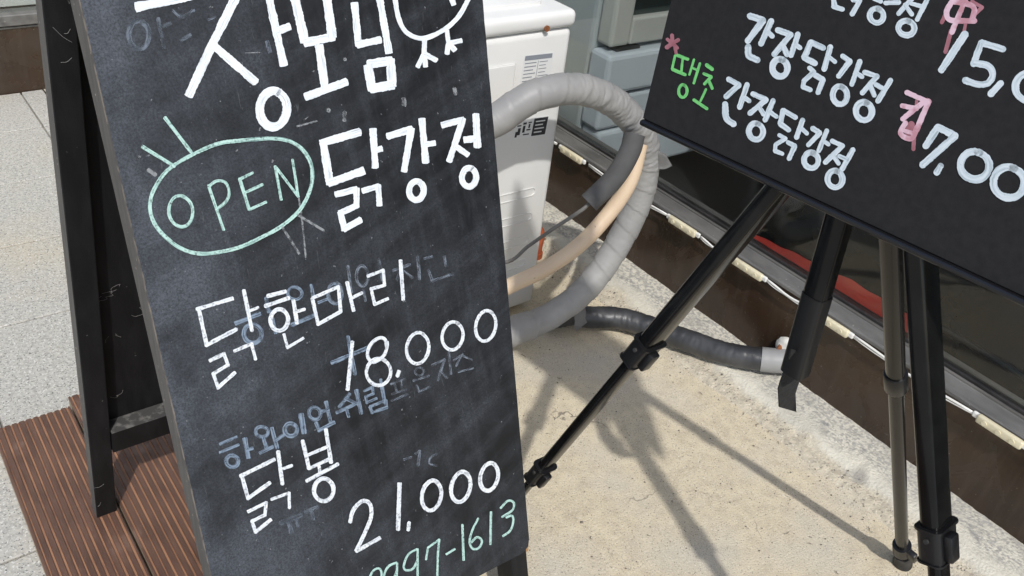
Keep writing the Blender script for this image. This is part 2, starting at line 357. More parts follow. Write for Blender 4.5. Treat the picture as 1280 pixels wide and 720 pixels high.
M_cable = mat('grey_cable', (.16, .155, .145), .5, col2=(.12, .115, .105), scale=20)
M_blackwrap = mat('black_vinyl_tape', (.030, .031, .033), .40, col2=(.065, .066, .068), scale=16, mix=(.38, .72), bump=.2, bscale=120, bdist=.002)
M_cuff = mat('grey_tape_cuff', (.27, .27, .265), .5, bump=.2, bscale=60, bdist=.002)
M_pu = mat('white_foam_plug', (.70, .68, .62), .85, bump=.6, bscale=60, bdist=.004)
M_orange = mat('orange_plastic', (.40, .10, .035), .55, col2=(.29, .07, .03), scale=12)
M_led = mat('cream_led_module', (.70, .64, .46), .35, col2=(.58, .52, .36), scale=40)
M_wire = mat('white_wire', (.74, .73, .69), .45)
M_fr_side = mat('grey_green_enamel', (.44, .48, .48), .4, col2=(.40, .44, .44), scale=3)
M_fr_frame = mat('fridge_frame_grey', (.56, .56, .51), .45, col2=(.50, .50, .46), scale=4)
M_fr_base = mat('pale_blue_plastic', (.62, .67, .71), .4, col2=(.56, .61, .65), scale=4)
M_rod = mat('dark_steel_rod', (.03, .04, .05), .3, metal=.6)
M_grit = mat('grit', (.20, .17, .13), .9, col2=(.09, .08, .07), scale=90)
M_cob = mat('cobweb', (.33, .32, .30), .9)

# ================================================================== setting
# ground
bm = BM(); v = [bm.verts.new((x, y, -.03)) for x, y in ((-300, -300), (300, -300), (300, 300), (-300, 300))]; bm.faces.new(v)
obj('ground', bm, M_grey_ground, kind='structure')
WX, WY = 1.61, 3.18     # faces of the two shopfronts

# paving of granite slabs
bm = BM(); v = [bm.verts.new((x, y, -.010)) for x, y in ((-3.0, -2.0), (.55, -2.0), (.55, WY), (-3.0, WY))]; bm.faces.new(v)
pav = obj('pavement', bm, mat('mortar', (.36, .345, .30), .95, col2=(.25, .24, .21), scale=40, bump=.5, bscale=150), kind='structure')
tx, ty, gx, gy = .395, .3335, .086, 1.5535
for i in range(-7, 2):
    for j in range(-8, 5):
        x0, x1 = gx + i * tx, gx + (i + 1) * tx; y0, y1 = gy + j * ty, gy + (j + 1) * ty
        if x0 > .54 or y0 > WY - .02 or x1 < -2.4: continue
        x1 = min(x1, .55); y1 = min(y1, WY - .002)
        bm = BM(); dz = random.uniform(-.0012, .0012); g = .0022
        t = BM(); frame_box(t, O0, EX, EY, EZ, (x0 + g, x1 - g), (y0 + g, y1 - g), (-.02, dz), bev=.0022, seg=1)
        for vv in t.verts:
            if vv.co.z > -.01: vv.co += noise.noise_vector(vv.co * 40) * .0008
        merge(bm, t); obj('granite_tile', bm, M_granite, pav)

# sandy concrete apron and cement fillet
def hgt(x, y):
    h = noise.fractal(Vector((x * 3, y * 3, 1)), 1, 2, 4) * .0022 + noise.fractal(Vector((x * 22, y * 22, 5)), 1, 2, 4) * .0009
    return h
def sheet(xs, ys, fn):
    bm = BM(); G = [[bm.verts.new((x, y, fn(x, y))) for x in xs] for y in ys]
    for a, b in zip(G, G[1:]):
        for k in range(len(xs) - 1): bm.faces.new((a[k], a[k + 1], b[k + 1], b[k]))
    return bm
fr_ = lambda a, b, n: [a + (b - a) * k / n for k in range(n + 1)]
def e1(y): return 1.435 + .012 * noise.noise(Vector((y * 4, 3, 0))) + .005 * noise.noise(Vector((y * 21, 3, 0)))
def e2(y): return 1.492 + .009 * noise.noise(Vector((y * 5, 8, 0))) + .005 * noise.noise(Vector((y * 27, 8, 0)))
obj('concrete_apron', sheet(fr_(.552, 1.47, 60), fr_(-1.6, WY, 300), lambda x, y: hgt(x, y) - .001), M_conc, smooth=True, kind='structure')
NY = 520; NXF = 20
bm = BM(); cols = []
for j in range(NY + 1):
    y = -1.6 + (WY + 1.6) * j / NY; a, b = e1(y), e2(y); row = []
    for k in range(NXF + 1):
        x = a + (WX - a) * k / NXF; q = (x - a) / (b - a)
        z = -.003 + .009 * min(1, q * 2.2) + (.012 * min(1, max(0, q - .75) * 2.4) + .008 * max(0, x - b) / .12)
        z += (.0045 if q < 1 else .002) * noise.fractal(Vector((x * 45, y * 45, 2)), 1, 2, 4) * min(1, k / 2)
        row.append(bm.verts.new((x, y, z)))
    cols.append(row)
for A, B in zip(cols, cols[1:]):
    for k in range(NXF): bm.faces.new((A[k], A[k + 1], B[k + 1], B[k]))
obj('cement_fillet', bm, M_fillet, smooth=True, kind='structure')

# grit scattered over the concrete (nobody could count it)
bm = BM()
for k in range(900):
    x = random.uniform(.56, 1.47) if k < 500 else random.gauss(1.46, .03); y = random.uniform(-.1, 1.7)
    if x > 1.58: continue
    s = random.uniform(.0007, .0022) * (1.6 if random.random() < .06 else 1)
    c = Vector((x, y, hgt(x, y) + s * .3 + (.012 if x > 1.45 else 0)))
    R = Matrix.Rotation(random.uniform(0, 6.28), 3, 'Z')
    P = [c + R @ Vector(q) * s for q in ((1.4, 0, 0), (0, 1, 0), (-1.1, .2, 0), (.1, -1, 0), (0, 0, .9))]
    V = [bm.verts.new(p) for p in P]
    for a, b in ((0, 1), (1, 2), (2, 3), (3, 0)): bm.faces.new((V[a], V[b], V[4]))
for k in range(26):     # dry stalks and leaf crumbs
    x, y = random.uniform(.7, 1.45), random.uniform(.2, 1.5); a = random.uniform(0, 6.28); L = random.uniform(.004, .013)
    P = [Vector((x, y, hgt(x, y) + .002)) + Vector((math.cos(a + t * .8), math.sin(a + t * .8), .15 * t)) * L * t for t in (0, .5, 1)]
    tube(bm, P, .0007, 4)
o = obj('grit', bm, M_grit, kind='stuff'); o['label'] = 'dark grit and dry crumbs scattered over the sandy concrete'; o['category'] = 'grit'

# ------------------------------------------------------------------ right shopfront
sf = thing('shopfront', 'glazed shopfront with glossy brown kick panel behind the easel', 'shopfront', (WX, 1, 0))
bm = BM(); box(bm, (WX, WX + .05), (-2.2, WY - .004), (-.02, .226), .002); obj('kick_panel', bm, M_brown, sf)
bm = BM()
pf = [(.060, .2285), (-.010, .2285), (-.0115, .2300), (-.0115, .2365), (-.009, .2385), (-.006, .2385), (-.005, .2400), (.004, .2590), (.0055, .2600), (.0055, .2640), (.060, .2640)]
ra_, rb_ = [[bm.verts.new((WX + x, yy, z)) for x, z in pf] for yy in (-2.2, WY - .004)]
for k in range(len(pf)): bm.faces.new((ra_[k], ra_[(k + 1) % len(pf)], rb_[(k + 1) % len(pf)], rb_[k]))
bm.faces.new(ra_[::-1]); bm.faces.new(rb_)
sill = obj('sill', bm, M_alu, sf)
bm = BM(); box(bm, (WX + .012, WX + .030), (-2.2, WY - .004), (.264, .272), .001); obj('gasket', bm, M_gasket, sill)
bm = BM(); box(bm, (WX + .018, WX + .024), (-2.2, WY - .004), (.2725, 2.3)); obj('glass_pane', bm, M_glass, sf)
bm = BM(); box(bm, (WX, WX + .06), (-2.2, WY - .004), (2.301, 3.2), .003); obj('header', bm, M_plaster, sf)
# red film along the foot of the glass (inside)
bm = BM(); n = 40; P0 = []; P1 = []
for k in range(n + 1):
    y = 1.14 + (.60 - 1.14) * k / n; top = .2735 + .034 * min(1, k / 24) + .0015 * math.sin(k * 1.1)
    xo = WX + .031 + .004 * noise.noise(Vector((y * 9, 0, 0)))
    P0.append((xo, y, .2732)); P1.append((xo + .006, y, top))
for k in range(n):
    a, b, c, d = [Vector(q) for q in (P0[k], P0[k + 1], P1[k + 1], P1[k])]
    q = [bm.verts.new(p) for p in (a, b, c, d)] + [bm.verts.new(p + EX * .0012) for p in (a, b, c, d)]
    for f in ((0, 1, 2, 3), (7, 6, 5, 4), (0, 4, 5, 1), (3, 2, 6, 7)): bm.faces.new([q[i] for i in f])
obj('red_film', bm, M_red, sf, label='strip of red film along the foot of the glass')

# shop interior
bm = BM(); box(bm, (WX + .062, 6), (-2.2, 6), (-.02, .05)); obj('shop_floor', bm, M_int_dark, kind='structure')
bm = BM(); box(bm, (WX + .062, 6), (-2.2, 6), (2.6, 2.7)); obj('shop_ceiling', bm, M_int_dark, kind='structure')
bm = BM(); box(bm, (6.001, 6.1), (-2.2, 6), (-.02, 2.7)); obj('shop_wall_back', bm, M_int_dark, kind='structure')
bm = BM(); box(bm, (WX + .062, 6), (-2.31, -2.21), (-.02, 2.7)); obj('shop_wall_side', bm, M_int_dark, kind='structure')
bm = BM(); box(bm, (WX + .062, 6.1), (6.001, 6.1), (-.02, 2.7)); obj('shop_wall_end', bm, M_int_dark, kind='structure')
# black block added inside the window so the view behind the easel stays dark
ct = thing('added_counter', 'black block added inside the window to keep the view dark behind the easel', 'added_counter', (2.05, .2, .05))
bm = BM(); box(bm, (1.86, 2.35), (-1.6, 1.22), (.051, 1.3), .006); obj('carcass', bm, M_black_gloss, ct)
bm = BM(); box(bm, (1.84, 2.37), (-1.62, 1.24), (1.301, 1.34), .004); obj('top', bm, M_black_gloss, ct)
for y0 in (-1.58, -.64, .30):
    bm = BM(); box(bm, (1.846, 1.859), (y0, y0 + .90), (.12, 1.26), .003); obj('door', bm, M_black_gloss, ct)
# handrail-like rod inside the glass
rd = thing('steel_rod', 'dark steel rod lying along the inside of the shop window', 'rod', (1.70, .4, .05))
bm = BM(); a = onx(1168, 366, 1.70); b = onx(1290, 436, 1.70); dirv = (b - a).normalized(); dirv = Vector((0, -1, dirv.z * .0)).normalized()
tube(bm, [Vector((1.70, a.y, .29)), Vector((1.70, a.y - .9, .29))], .007, 10); obj('bar', bm, M_rod, rd, smooth=True)
for q in (.03, .85):
    bm = BM(); tube(bm, [Vector((1.70, a.y - q, .051)), Vector((1.70, a.y - q, .283))], .005, 8); obj('post', bm, M_rod, rd, smooth=True)

# refrigerator behind the glass
fx, fy = 1.70, 1.76
rf = thing('refrigerator', 'grey green upright refrigerator with a glass door behind the shop window', 'refrigerator', (2.0, 2.05, .05))
bm = BM(); box(bm, (fx, fx + .68), (fy + .03, fy + .66), (.115, 1.85), .012, 2); obj('body', bm, M_fr_side, rf)
zb = .500
bm = BM()
box(bm, (fx + .012, fx + .085), (fy - .03, fy + .029), (zb, 1.80), .010, 2)
box(bm, (fx + .595, fx + .668), (fy - .03, fy + .029), (zb, 1.80), .010, 2)
box(bm, (fx + .0855, fx + .5945), (fy - .029, fy + .028), (zb + .001, zb + .075), .006, 2)
box(bm, (fx + .0855, fx + .5945), (fy - .029, fy + .028), (1.72, 1.799), .006, 2)
dr = obj('door', bm, M_fr_frame, rf)
bm = BM(); box(bm, (fx + .086, fx + .594), (fy - .008, fy - .002), (zb + .076, 1.719)); obj('door_glass', bm, M_fr_glass, dr)
bm = BM(); box(bm, (fx + .086, fx + .594), (fy + .0295, fy + .0299), (zb + .076, 1.719)); obj('liner', bm, mat('fridge_liner', (.05, .085, .085), .5, col2=(.09, .12, .12), scale=18, stretch=(1, 1, 4)), dr)
for z in (.68, .92, 1.16, 1.4):
    bm = BM(); box(bm, (fx + .09, fx + .59), (fy + .004, fy + .026), (z, z + .012), .002); obj('shelf', bm, M_fr_base, dr)
bm = BM(); box(bm, (fx - .004, fx + .69), (fy - .055, fy + .029), (.372, .486), .012, 2); dw = obj('lower_drawer', bm, M_fr_base, rf)
bm = BM(); box(bm, (fx + .04, fx + .13), (fy - .030, fy + .01), (.487, .495), .001); obj('vent_slot', bm, M_gasket, dw)
bm = BM(); box(bm, (fx + .0, fx + .69), (fy - .045, fy + .029), (.262, .362), .010, 2); obj('base_panel', bm, M_fr_base, rf)
bm = BM(); box(bm, (fx + .01, fx + .69), (fy - .05, fy + .029), (.115, .255), .010, 2); obj('base_panel', bm, M_fr_base, rf)
for xx in (fx + .06, fx + .60):
    for yy in (fy + .10, fy + .58):
        bm = BM(); tube(bm, [Vector((xx, yy, .05)), Vector((xx, yy, .117))], .02, 10); obj('foot', bm, M_gasket, rf)

# ------------------------------------------------------------------ far shopfront at the end of the paving
lf = thing('shopfront', 'brown kick panel and pale window beyond the granite paving', 'shopfront', (0, WY, 0))
bm = BM(); box(bm, (-3.2, WX - .001), (WY, WY + .05), (-.02, .222), .002); kp = obj('kick_panel', bm, M_brown, lf)
bm = BM(); box(bm, (-3.2, WX - .02), (WY - .004, WY + .05), (.2125, .2185), .001); obj('trim_line', bm, M_alu, kp)
bm = BM(); box(bm, (-3.2, WX - .02), (WY - .012, WY + .06), (.2225, .258), .003); obj('sill', bm, M_alu, lf)
bm = BM(); box(bm, (-3.2, WX - .001), (WY + .018, WY + .024), (.2585, 2.3)); obj('glass_pane', bm, M_glass, lf)
bm = BM(); box(bm, (-3.2, WX - .001), (WY, WY + .06), (2.301, 3.2), .003); obj('header', bm, M_plaster, lf)
bm = BM()
box(bm, (-3.2, WX - .01), (WY + .065, WY + .067), (.262, 2.29))
obj('bright_pane_backing', bm, M_bright_back, lf)  # sheet added behind the pane; its pale colour stands for the window's brightness
bm = BM(); box(bm, (-3.3, WX + .055), (WY + .3, WY + .4), (-.02, 2.7)); obj('shop_wall_far', bm, M_plaster, kind='structure')

# ------------------------------------------------------------------ light string under the sill
ld = thing('led_string', 'string of cream LED modules on white wire along the window sill', 'light string', (WX - .012, .9, .22))
mods = [(1.754, 1.613), (1.307, 1.187), (1.089, .978), (.845, .741), (.457, .347), (.16, .05), (2.05, 1.93), (2.4, 2.28)]
mods.sort(reverse=True)
for y1, y0 in mods:
    yc = (y1 + y0) / 2; tz = random.uniform(-.002, .002)
    bm = BM(); frame_box(bm, Vector((WX - .021, yc, .2265 + tz)), EX, EY, EZ, (-.006, .006), (-.046, .046), (-.0095, .0095), .004, 2)
    mo = obj('module', bm, M_led, ld, smooth=True)
    for q in (-.028, 0, .028):
        bm = BM(); tube(bm, [Vector((WX - .0268, yc + q, .2265 + tz)), Vector((WX - .0292, yc + q, .2265 + tz))], .0052, 10); obj('lens', bm, M_led, mo)
    for q in (-.05, .05):
        bm = BM(); frame_box(bm, Vector((WX - .018, yc + q, .2275 + tz)), EX, EY, EZ, (-.004, .004), (-.007, .007), (-.006, .006), .0025, 2); obj('end_cap', bm, M_wire, mo)
ends = [3.1] + [e for m_ in mods for e in m_] + [-.6]
for k in range(0, len(ends) - 1, 2):
    a, b = ends[k], ends[k + 1]
    if a - b < .02: continue
    P = [Vector((WX - .017, a + (b - a) * t, .2285 - .006 * math.sin(math.pi * t) + .001 * math.sin(9 * t))) for t in [q / 10 for q in range(11)]]
    bm = BM(); tube(bm, P, .0026, 8); obj('wire', bm, M_wire, ld, smooth=True)
    P2 = [p + Vector((0, 0, -.004 - .002 * math.sin(i))) for i, p in enumerate(P)]
    bm = BM(); tube(bm, P2, .0016, 6); obj('wire', bm, M_wire, ld, smooth=True)

# ================================================================== decking platform
dk = thing('decking_platform', 'grooved reddish brown wooden decking under the chalkboard sign', 'decking', (.29, .9, 0))
def plank(x0, yend, wdt=.1385, z1=.024):
    bm = BM(); ng = 11; pit = wdt / ng; prof = [(x0, .0005), (x0, z1 - .002), (x0 + .002, z1)]
    for k in range(ng):
        c = x0 + pit * (k + .5); gw = pit * .15 * random.uniform(.65, 1.25); c += pit * random.uniform(-.04, .04)
        if k < ng: prof += [(c - gw - .0006, z1), (c - gw * .8, z1 - .0026), (c + gw * .8, z1 - .0026), (c + gw + .0006, z1)]
    prof += [(x0 + wdt - .002, z1), (x0 + wdt, z1 - .002), (x0 + wdt, .0005)]
    ny = 60; rings = []
    for j in range(ny + 1):
        y = .15 + (yend - .15) * j / ny
        rings.append([bm.verts.new((x + .0006 * noise.noise(Vector((x * 60, y * 6, x0))), y, z + (.0005 * noise.noise(Vector((x * 80, y * 14, 3))) if z > .01 else 0))) for x, z in prof])
    n = len(prof)
    for a, b in zip(rings, rings[1:]):
        for k in range(n - 1):
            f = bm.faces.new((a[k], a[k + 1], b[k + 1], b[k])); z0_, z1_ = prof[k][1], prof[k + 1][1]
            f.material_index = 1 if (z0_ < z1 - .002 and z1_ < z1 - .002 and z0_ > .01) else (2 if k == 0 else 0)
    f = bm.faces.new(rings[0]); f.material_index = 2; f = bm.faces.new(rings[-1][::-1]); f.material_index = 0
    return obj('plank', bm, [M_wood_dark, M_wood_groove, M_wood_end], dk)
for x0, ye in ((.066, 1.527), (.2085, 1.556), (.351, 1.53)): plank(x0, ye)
for yb in (.45, .98):
    bm = BM(); box(bm, (.5, .505), (yb, yb + .04), (.002, .02)); obj('batten', bm, M_wood_end, dk)

# ================================================================== chalkboard A-frame sign
LEAN = rad(17.9); Y0 = .63
u, vv_, nn = EX, Vector((0, math.sin(LEAN), math.cos(LEAN))), Vector((0, -math.cos(LEAN), math.sin(LEAN)))
PO = Vector((0, Y0, 0))                     # a point of the front surface at ground level
hit = lambda x, y: onpl(x, y, PO, nn)
XL, XR = .2125, .6905
Vb = (hit(660, 688) - PO).dot(vv_); Vt = 1.15
sg = thing('chalkboard_sign', 'black folding chalkboard sign with handwritten white menu standing on wooden decking', 'sign board', (.45, .93, 0))
# front panel with chipped outline
bm = BM(); F = []; B = []
outl = []
def rag(a, b, n, amp):
    for k in range(n):
        t = k / n; p = Vector(a).lerp(Vector(b), t); nz_ = noise.noise(Vector((p.x * 60, p.y * 60, 1))) * amp + max(0, noise.noise(Vector((p.x * 25, p.y * 25, 9))) - .35) * amp * 4
        outl.append((p, nz_))
rag((XL, Vb), (XL, Vt), 150, .0012); rag((XL, Vt), (XR, Vt), 20, .0008); rag((XR, Vt), (XR, Vb + .012), 120, .0007)
outl += [(Vector((XR - .003, Vb + .007)), 0), (Vector((XR - .012, Vb + .001)), 0)]; rag((XR - .02, Vb), (XL, Vb), 40, .001)
cx, cy = (XL + XR) / 2, (Vb + Vt) / 2
for p, a in outl:
    q = p + (Vector((cx, cy)) - p).normalized() * abs(a)
    F.append(bm.verts.new(PO + u * q.x + vv_ * q.y)); B.append(bm.verts.new(PO + u * p.x + vv_ * p.y - nn * .006))
bm.faces.new(F); bm.faces.new(B[::-1]); n = len(F)
for k in range(n):
    f = bm.faces.new((F[k], F[(k + 1) % n], B[(k + 1) % n], B[k])); f.material_index = 1
panel = obj('front_panel', bm, [M_chalk, M_chip], sg)
# broken raw corner at the lower right
bm = BM(); frame_box(bm, PO, u, vv_, nn, (XR - .026, XR + .0015), (Vb - .007, Vb + .004), (-.0075, -.0063), .0004)
frame_box(bm, PO, u, vv_, nn, (XR - .010, XR + .002), (Vb - .004, Vb + .012), (-.0078, -.0064), .0004); jit(bm, .002, 200)
obj('broken_corner', bm, M_raw, panel, label='splintered raw plywood corner')
# front frame: two legs and cross rails behind the panel
def front_leg(x0, x1, zf, name='front_leg'):
    v0 = zf / math.cos(LEAN)
    bm = BM(); frame_box(bm, PO, u, vv_, nn, (x0, x1), (v0, Vt), (-.050, -.0062), .0012)
    for f in bm.faces: f.material_index = 1 if (f.normal.x < -.9 and x0 < .4) else 0
    for v in bm.verts:                      # foot cut level with the ground
        if (v.co - PO).dot(vv_) < v0 + .01: v.co += vv_ * ((zf - v.co.z) / vv_.z)
    return obj('front_leg', bm, [M_frame_blk, M_frame_edge], sg)
front_leg(XL + .0008, XL + .032, .0245); front_leg(XR - .034, XR - .003, .001)
for v0, v1 in ((Vb + .01, Vb + .045), (Vt - .05, Vt - .004)):
    bm = BM(); frame_box(bm, PO, u, vv_, nn, (XL + .0325, XR - .0345), (v0, v1), (-.0285, -.0064), .001); obj('cross_rail', bm, M_frame_blk, sg)
# rear frame
zh = (PO + vv_ * Vt).z; yh = (PO + vv_ * Vt - nn * .050).y + .004
fl = onz(121.5, 648, .024)
RB = {'l': (Vector((.167, 1.216, .024)), Vector((.2015, yh, zh - .01))), 'r': (Vector((.733, 1.216, .001)), Vector((.7015, yh, zh - .01)))}
def rear_leg(s):
    a, b = RB[s]; l = (b - a).normalized(); xx = EX if s == 'l' else -EX
    xx = (xx - l * xx.dot(l)).normalized(); back = l.cross(xx) if s == 'l' else xx.cross(l)
    if back.y < 0: back = -back
    bm = BM(); t = BM(); L = (b - a).length
    frame_box(t, a, xx, l, back, (0, .033), (0, L), (0, .030), .0012)
    for f in t.faces: f.material_index = 1 if f.normal.dot(-xx) > .9 else 0
    for v in t.verts:
        if (v.co - a).dot(l) < .01: v.co += l * ((a.z - v.co.z) / l.z)
    merge(bm, t); return obj('rear_leg', bm, [M_frame_blk, M_frame_edge], sg), a, l, xx, back, L
rl, ra, rlv, rxx, rback, rL = rear_leg('l'); rear_leg('r')
# rail and rear panel sit in the rear plane
def rear_pt(x, z, off):
    t = (z - .024) / (zh - .034); y = 1.216 + (yh - 1.216) * t; return Vector((x, y + off, z))
def rear_x(z, s): 
    t = (z - .024) / (zh - .034); a, b = RB[s]; return a.x + (b.x - a.x) * t
def rear_slab(name, z0, z1, o0, o1, M, inset=.034):
    bm = BM(); P = []
    for o_ in (o0, o1):
        for z in (z0, z1):
            for s, sg_ in (('l', 1), ('r', -1)): P.append(bm.verts.new(rear_pt(rear_x(z, s) + sg_ * inset, z, o_)))
    for f in ((0, 1, 3, 2), (4, 6, 7, 5), (0, 4, 5, 1), (2, 3, 7, 6), (0, 2, 6, 4), (1, 5, 7, 3)):
        fc = bm.faces.new([P[q] for q in f]); 
        if len(M) > 1 and f == (2, 3, 7, 6): fc.material_index = 1
    return obj(name, bm, M, sg)
rr = rear_slab('rear_rail', .188, .236, -.004, .030, [M_frame_blk, M_dusty])
rear_slab('rear_panel', .206, zh - .06, .0305, .0365, [M_frame_blk], .012)
rear_slab('rear_rail', zh - .055, zh - .012, .001, .021, [M_frame_blk])
for x in (XL + .09, XR - .09):
    bm = BM(); P = PO + vv_ * (Vt + .0012) - nn * .02; frame_box(bm, Vector((x, P.y, P.z)), EX, EY, EZ, (-.02, .02), (-.012, .03), (-.001, .002), .0005)
    hg = obj('hinge', bm, M_alu, sg)
    bm = BM(); tube(bm, [Vector((x - .02, P.y + .012, P.z + .004)), Vector((x + .02, P.y + .012, P.z + .004))], .004, 8); obj('hinge_pin', bm, M_alu, hg)
# cobwebs in the rear frame
for k in range(16):
    z = random.uniform(.25, .52) if k < 9 else random.uniform(.5, 1.0)
    x = rear_x(z, 'l') + .034 + (random.uniform(.004, .02) if k < 5 else random.uniform(.02, .13)); p = rear_pt(x, z, .0290)
    P = [p]
    for q in range(5): P.append(P[-1] + Vector((random.uniform(-.004, .012), -.0002, random.uniform(-.006, .008))))
    bm = BM(); tube(bm, catmull(P, 4), .00015, 4); obj('cobweb', bm, M_cob, sg)
for (x0, y0, x1, y1) in ((66, 34, 90, 53), (80, 42, 88, 36), (76, 78, 90, 72), (118, 610, 130, 605), (122, 633, 126, 628)):
    n_ = rback; a = onpl(x0, y0, ra - rback * .0009, n_); b = onpl(x1, y1, ra - rback * .0009, n_)
    bm = BM(); tube(bm, catmull([a, (a + b) / 2 + Vector((0, -.0005, -.002)), b], 5), .00016, 4); obj('cobweb', bm, M_cob, sg)

# ------------------------------------------------------------------ lettering: strokes are thin ribbons on the board surface
LAY = [0]; ROUND = [False]
def ribbon(bm, pts, wd, place, seed=0, cap=True):
    """pts: 2D pixel polyline -> ribbon of width wd, put on the surface by place(x, y, layer)"""
    pts = [Vector(p) for p in pts]; lay = LAY[0]; LAY[0] += 1
    L = sum((b - a).length for a, b in zip(pts, pts[1:]))
    pts = resample(pts, max(1.0, min(2.2, L / 6)))
    n = len(pts); lft = []; rgt = []
    for i, p in enumerate(pts):
        t = (pts[min(i + 1, n - 1)] - pts[max(i - 1, 0)]).normalized(); q = Vector((-t.y, t.x))
        ww = wd / 2 * (1 + .16 * noise.noise(Vector((p.x * .07, p.y * .07, seed)))); ja = .075 * wd * noise.noise(Vector((p.x * .5, p.y * .5, 3 + seed))); jb = .075 * wd * noise.noise(Vector((p.x * .5, p.y * .5, 13 + seed)))
        lft.append(p + q * (ww + ja)); rgt.append(p - q * (ww + jb))
    ring = lft[:]
    t = (pts[-1] - pts[-2]).normalized(); q = Vector((-t.y, t.x)); k_ = random.uniform(.02, .22) if wd > 5 else random.uniform(.1, .4)
    ring += [pts[-1] + q * wd * .3 + t * wd * k_ * .7, pts[-1] - q * wd * .2 + t * wd * k_]
    ring += rgt[::-1]
    t = (pts[0] - pts[1]).normalized(); q = Vector((-t.y, t.x)); k_ = random.uniform(.02, .2) if wd > 5 else random.uniform(.1, .4)
    ring += [pts[0] + q * wd * .3 + t * wd * k_ * .7, pts[0] - q * wd * .2 + t * wd * k_]
    uvl = bm.loops.layers.uv.verify(); sd = random.uniform(0, 60); step = (pts[1] - pts[0]).length / wd
    def setuv(f, co):
        for l_, c_ in zip(f.loops, co): l_[uvl].uv = (c_[0] + sd, c_[1] + sd * .37)
    VL = [bm.verts.new(place(p.x, p.y, lay)) for p in lft]; VR = [bm.verts.new(place(p.x, p.y, lay)) for p in rgt]
    for i in range(n - 1): setuv(bm.faces.new((VL[i], VL[i + 1], VR[i + 1], VR[i])), ((i * step, 1), (i * step + step, 1), (i * step + step, 0), (i * step, 0)))
    e_ = (n - 1) * step
    if ROUND[0]:                            # loaded brush: full round ends
        for (V0, V1, pp_, tt_, uu) in ((VL[-1], VR[-1], pts[-1], (pts[-1] - pts[-2]).normalized(), e_), (VR[0], VL[0], pts[0], (pts[0] - pts[1]).normalized(), 0)):
            q_ = Vector((-tt_.y, tt_.x)); arc = [bm.verts.new(place(*(pp_ + q_ * math.cos(a_) * wd * .47 + tt_ * math.sin(a_) * wd * .45 * (1 + .1 * noise.noise(Vector((pp_.x, a_ * 2, 1))))), lay)) for a_ in [math.pi * k_ / 7 for k_ in range(1, 7)]]
            f_ = bm.faces.new([V0] + arc + [V1]); setuv(f_, [(uu, .5)] * len(f_.verts))
        return
    c1 = [bm.verts.new(place(p.x, p.y, lay)) for p in ring[n:n + 2]]; c0 = [bm.verts.new(place(p.x, p.y, lay)) for p in ring[-2:]]
    setuv(bm.faces.new((VL[-1], c1[0], c1[1], VR[-1])), ((e_, 1), (e_ + .2, .8), (e_ + .2, .3), (e_, 0))); setuv(bm.faces.new((VR[0], c0[0], c0[1], VL[0])), ((0, 0), (-.2, .2), (-.2, .7), (0, 1)))
def stroke(bm, pts, wd, place, smooth=False):
    pts = [Vector(p) for p in pts]
    if smooth: ribbon(bm, [Vector((p.x, p.y)) for p in catmull([p.to_3d() for p in pts], 8)], wd, place); return
    for a, b in zip(pts, pts[1:]):          # straight marker strokes, overlapped at the corners
        d = (b - a).normalized() * wd * (.0 if ROUND[0] else .22); ribbon(bm, [a - d * (a is not pts[0]), b + d * (b is not pts[-1])], wd, place, seed=a.x)
def ell(cx, cy, rx, ry, tilt=0, a0=-80, span=372, n=30):
    out = []
    for k in range(n + 1):
        a = rad(a0 + span * k / n); x, y = rx * math.cos(a), ry * math.sin(a) * (1 + .03 * math.sin(2 * a)); t = rad(tilt)
        s = 1 + .03 * (k / n - .5); out.append((cx + (x * math.cos(t) - y * math.sin(t)) * s, cy + (x * math.sin(t) + y * math.cos(t)) * s))
    return out
def write(parent, M, place, zoom, items, label=None, each=False):
    if each: return [write(parent, M, place, zoom, [it], label) for it in items]
    return write_one(parent, M, place, zoom, items, label)
def write_one(parent, M, place, zoom, items, label=None):
    """zoom = (x0, y0, scale) of the enlarged view the strokes were measured in"""
    x0, y0, sc = zoom; bm = BM()
    for it in items:
        kind, wd, pts = it[0], it[1] / sc * (1.14 if ROUND[0] else 1), it[2]
        P = [(x0 + x / sc, y0 + y / sc) for x, y in (ell(*pts) if kind == 'o' else pts)]
        if kind == 'o': ribbon(bm, P, wd, place)
        else: stroke(bm, P, wd, place, kind == 's')
    return obj('lettering', bm, M, parent, label=label)
def chalk_place(x, y, lay): return onpl(x, y, PO + nn * (.00035 + lay * .000006), nn)
Z2, Z3, Z4, Z5, Z6, Z7, Z8, Y1 = (160, 0, 4), (380, 0, 4), (160, 130, 3.6), (380, 130, 3.6), (220, 320, 3.6), (400, 320, 3.6), (230, 500, 3.2727), (420, 540, 4)
def W(M, zoom, items, label=None, each=False): return write(panel, M, chalk_place, zoom, items, label, each)

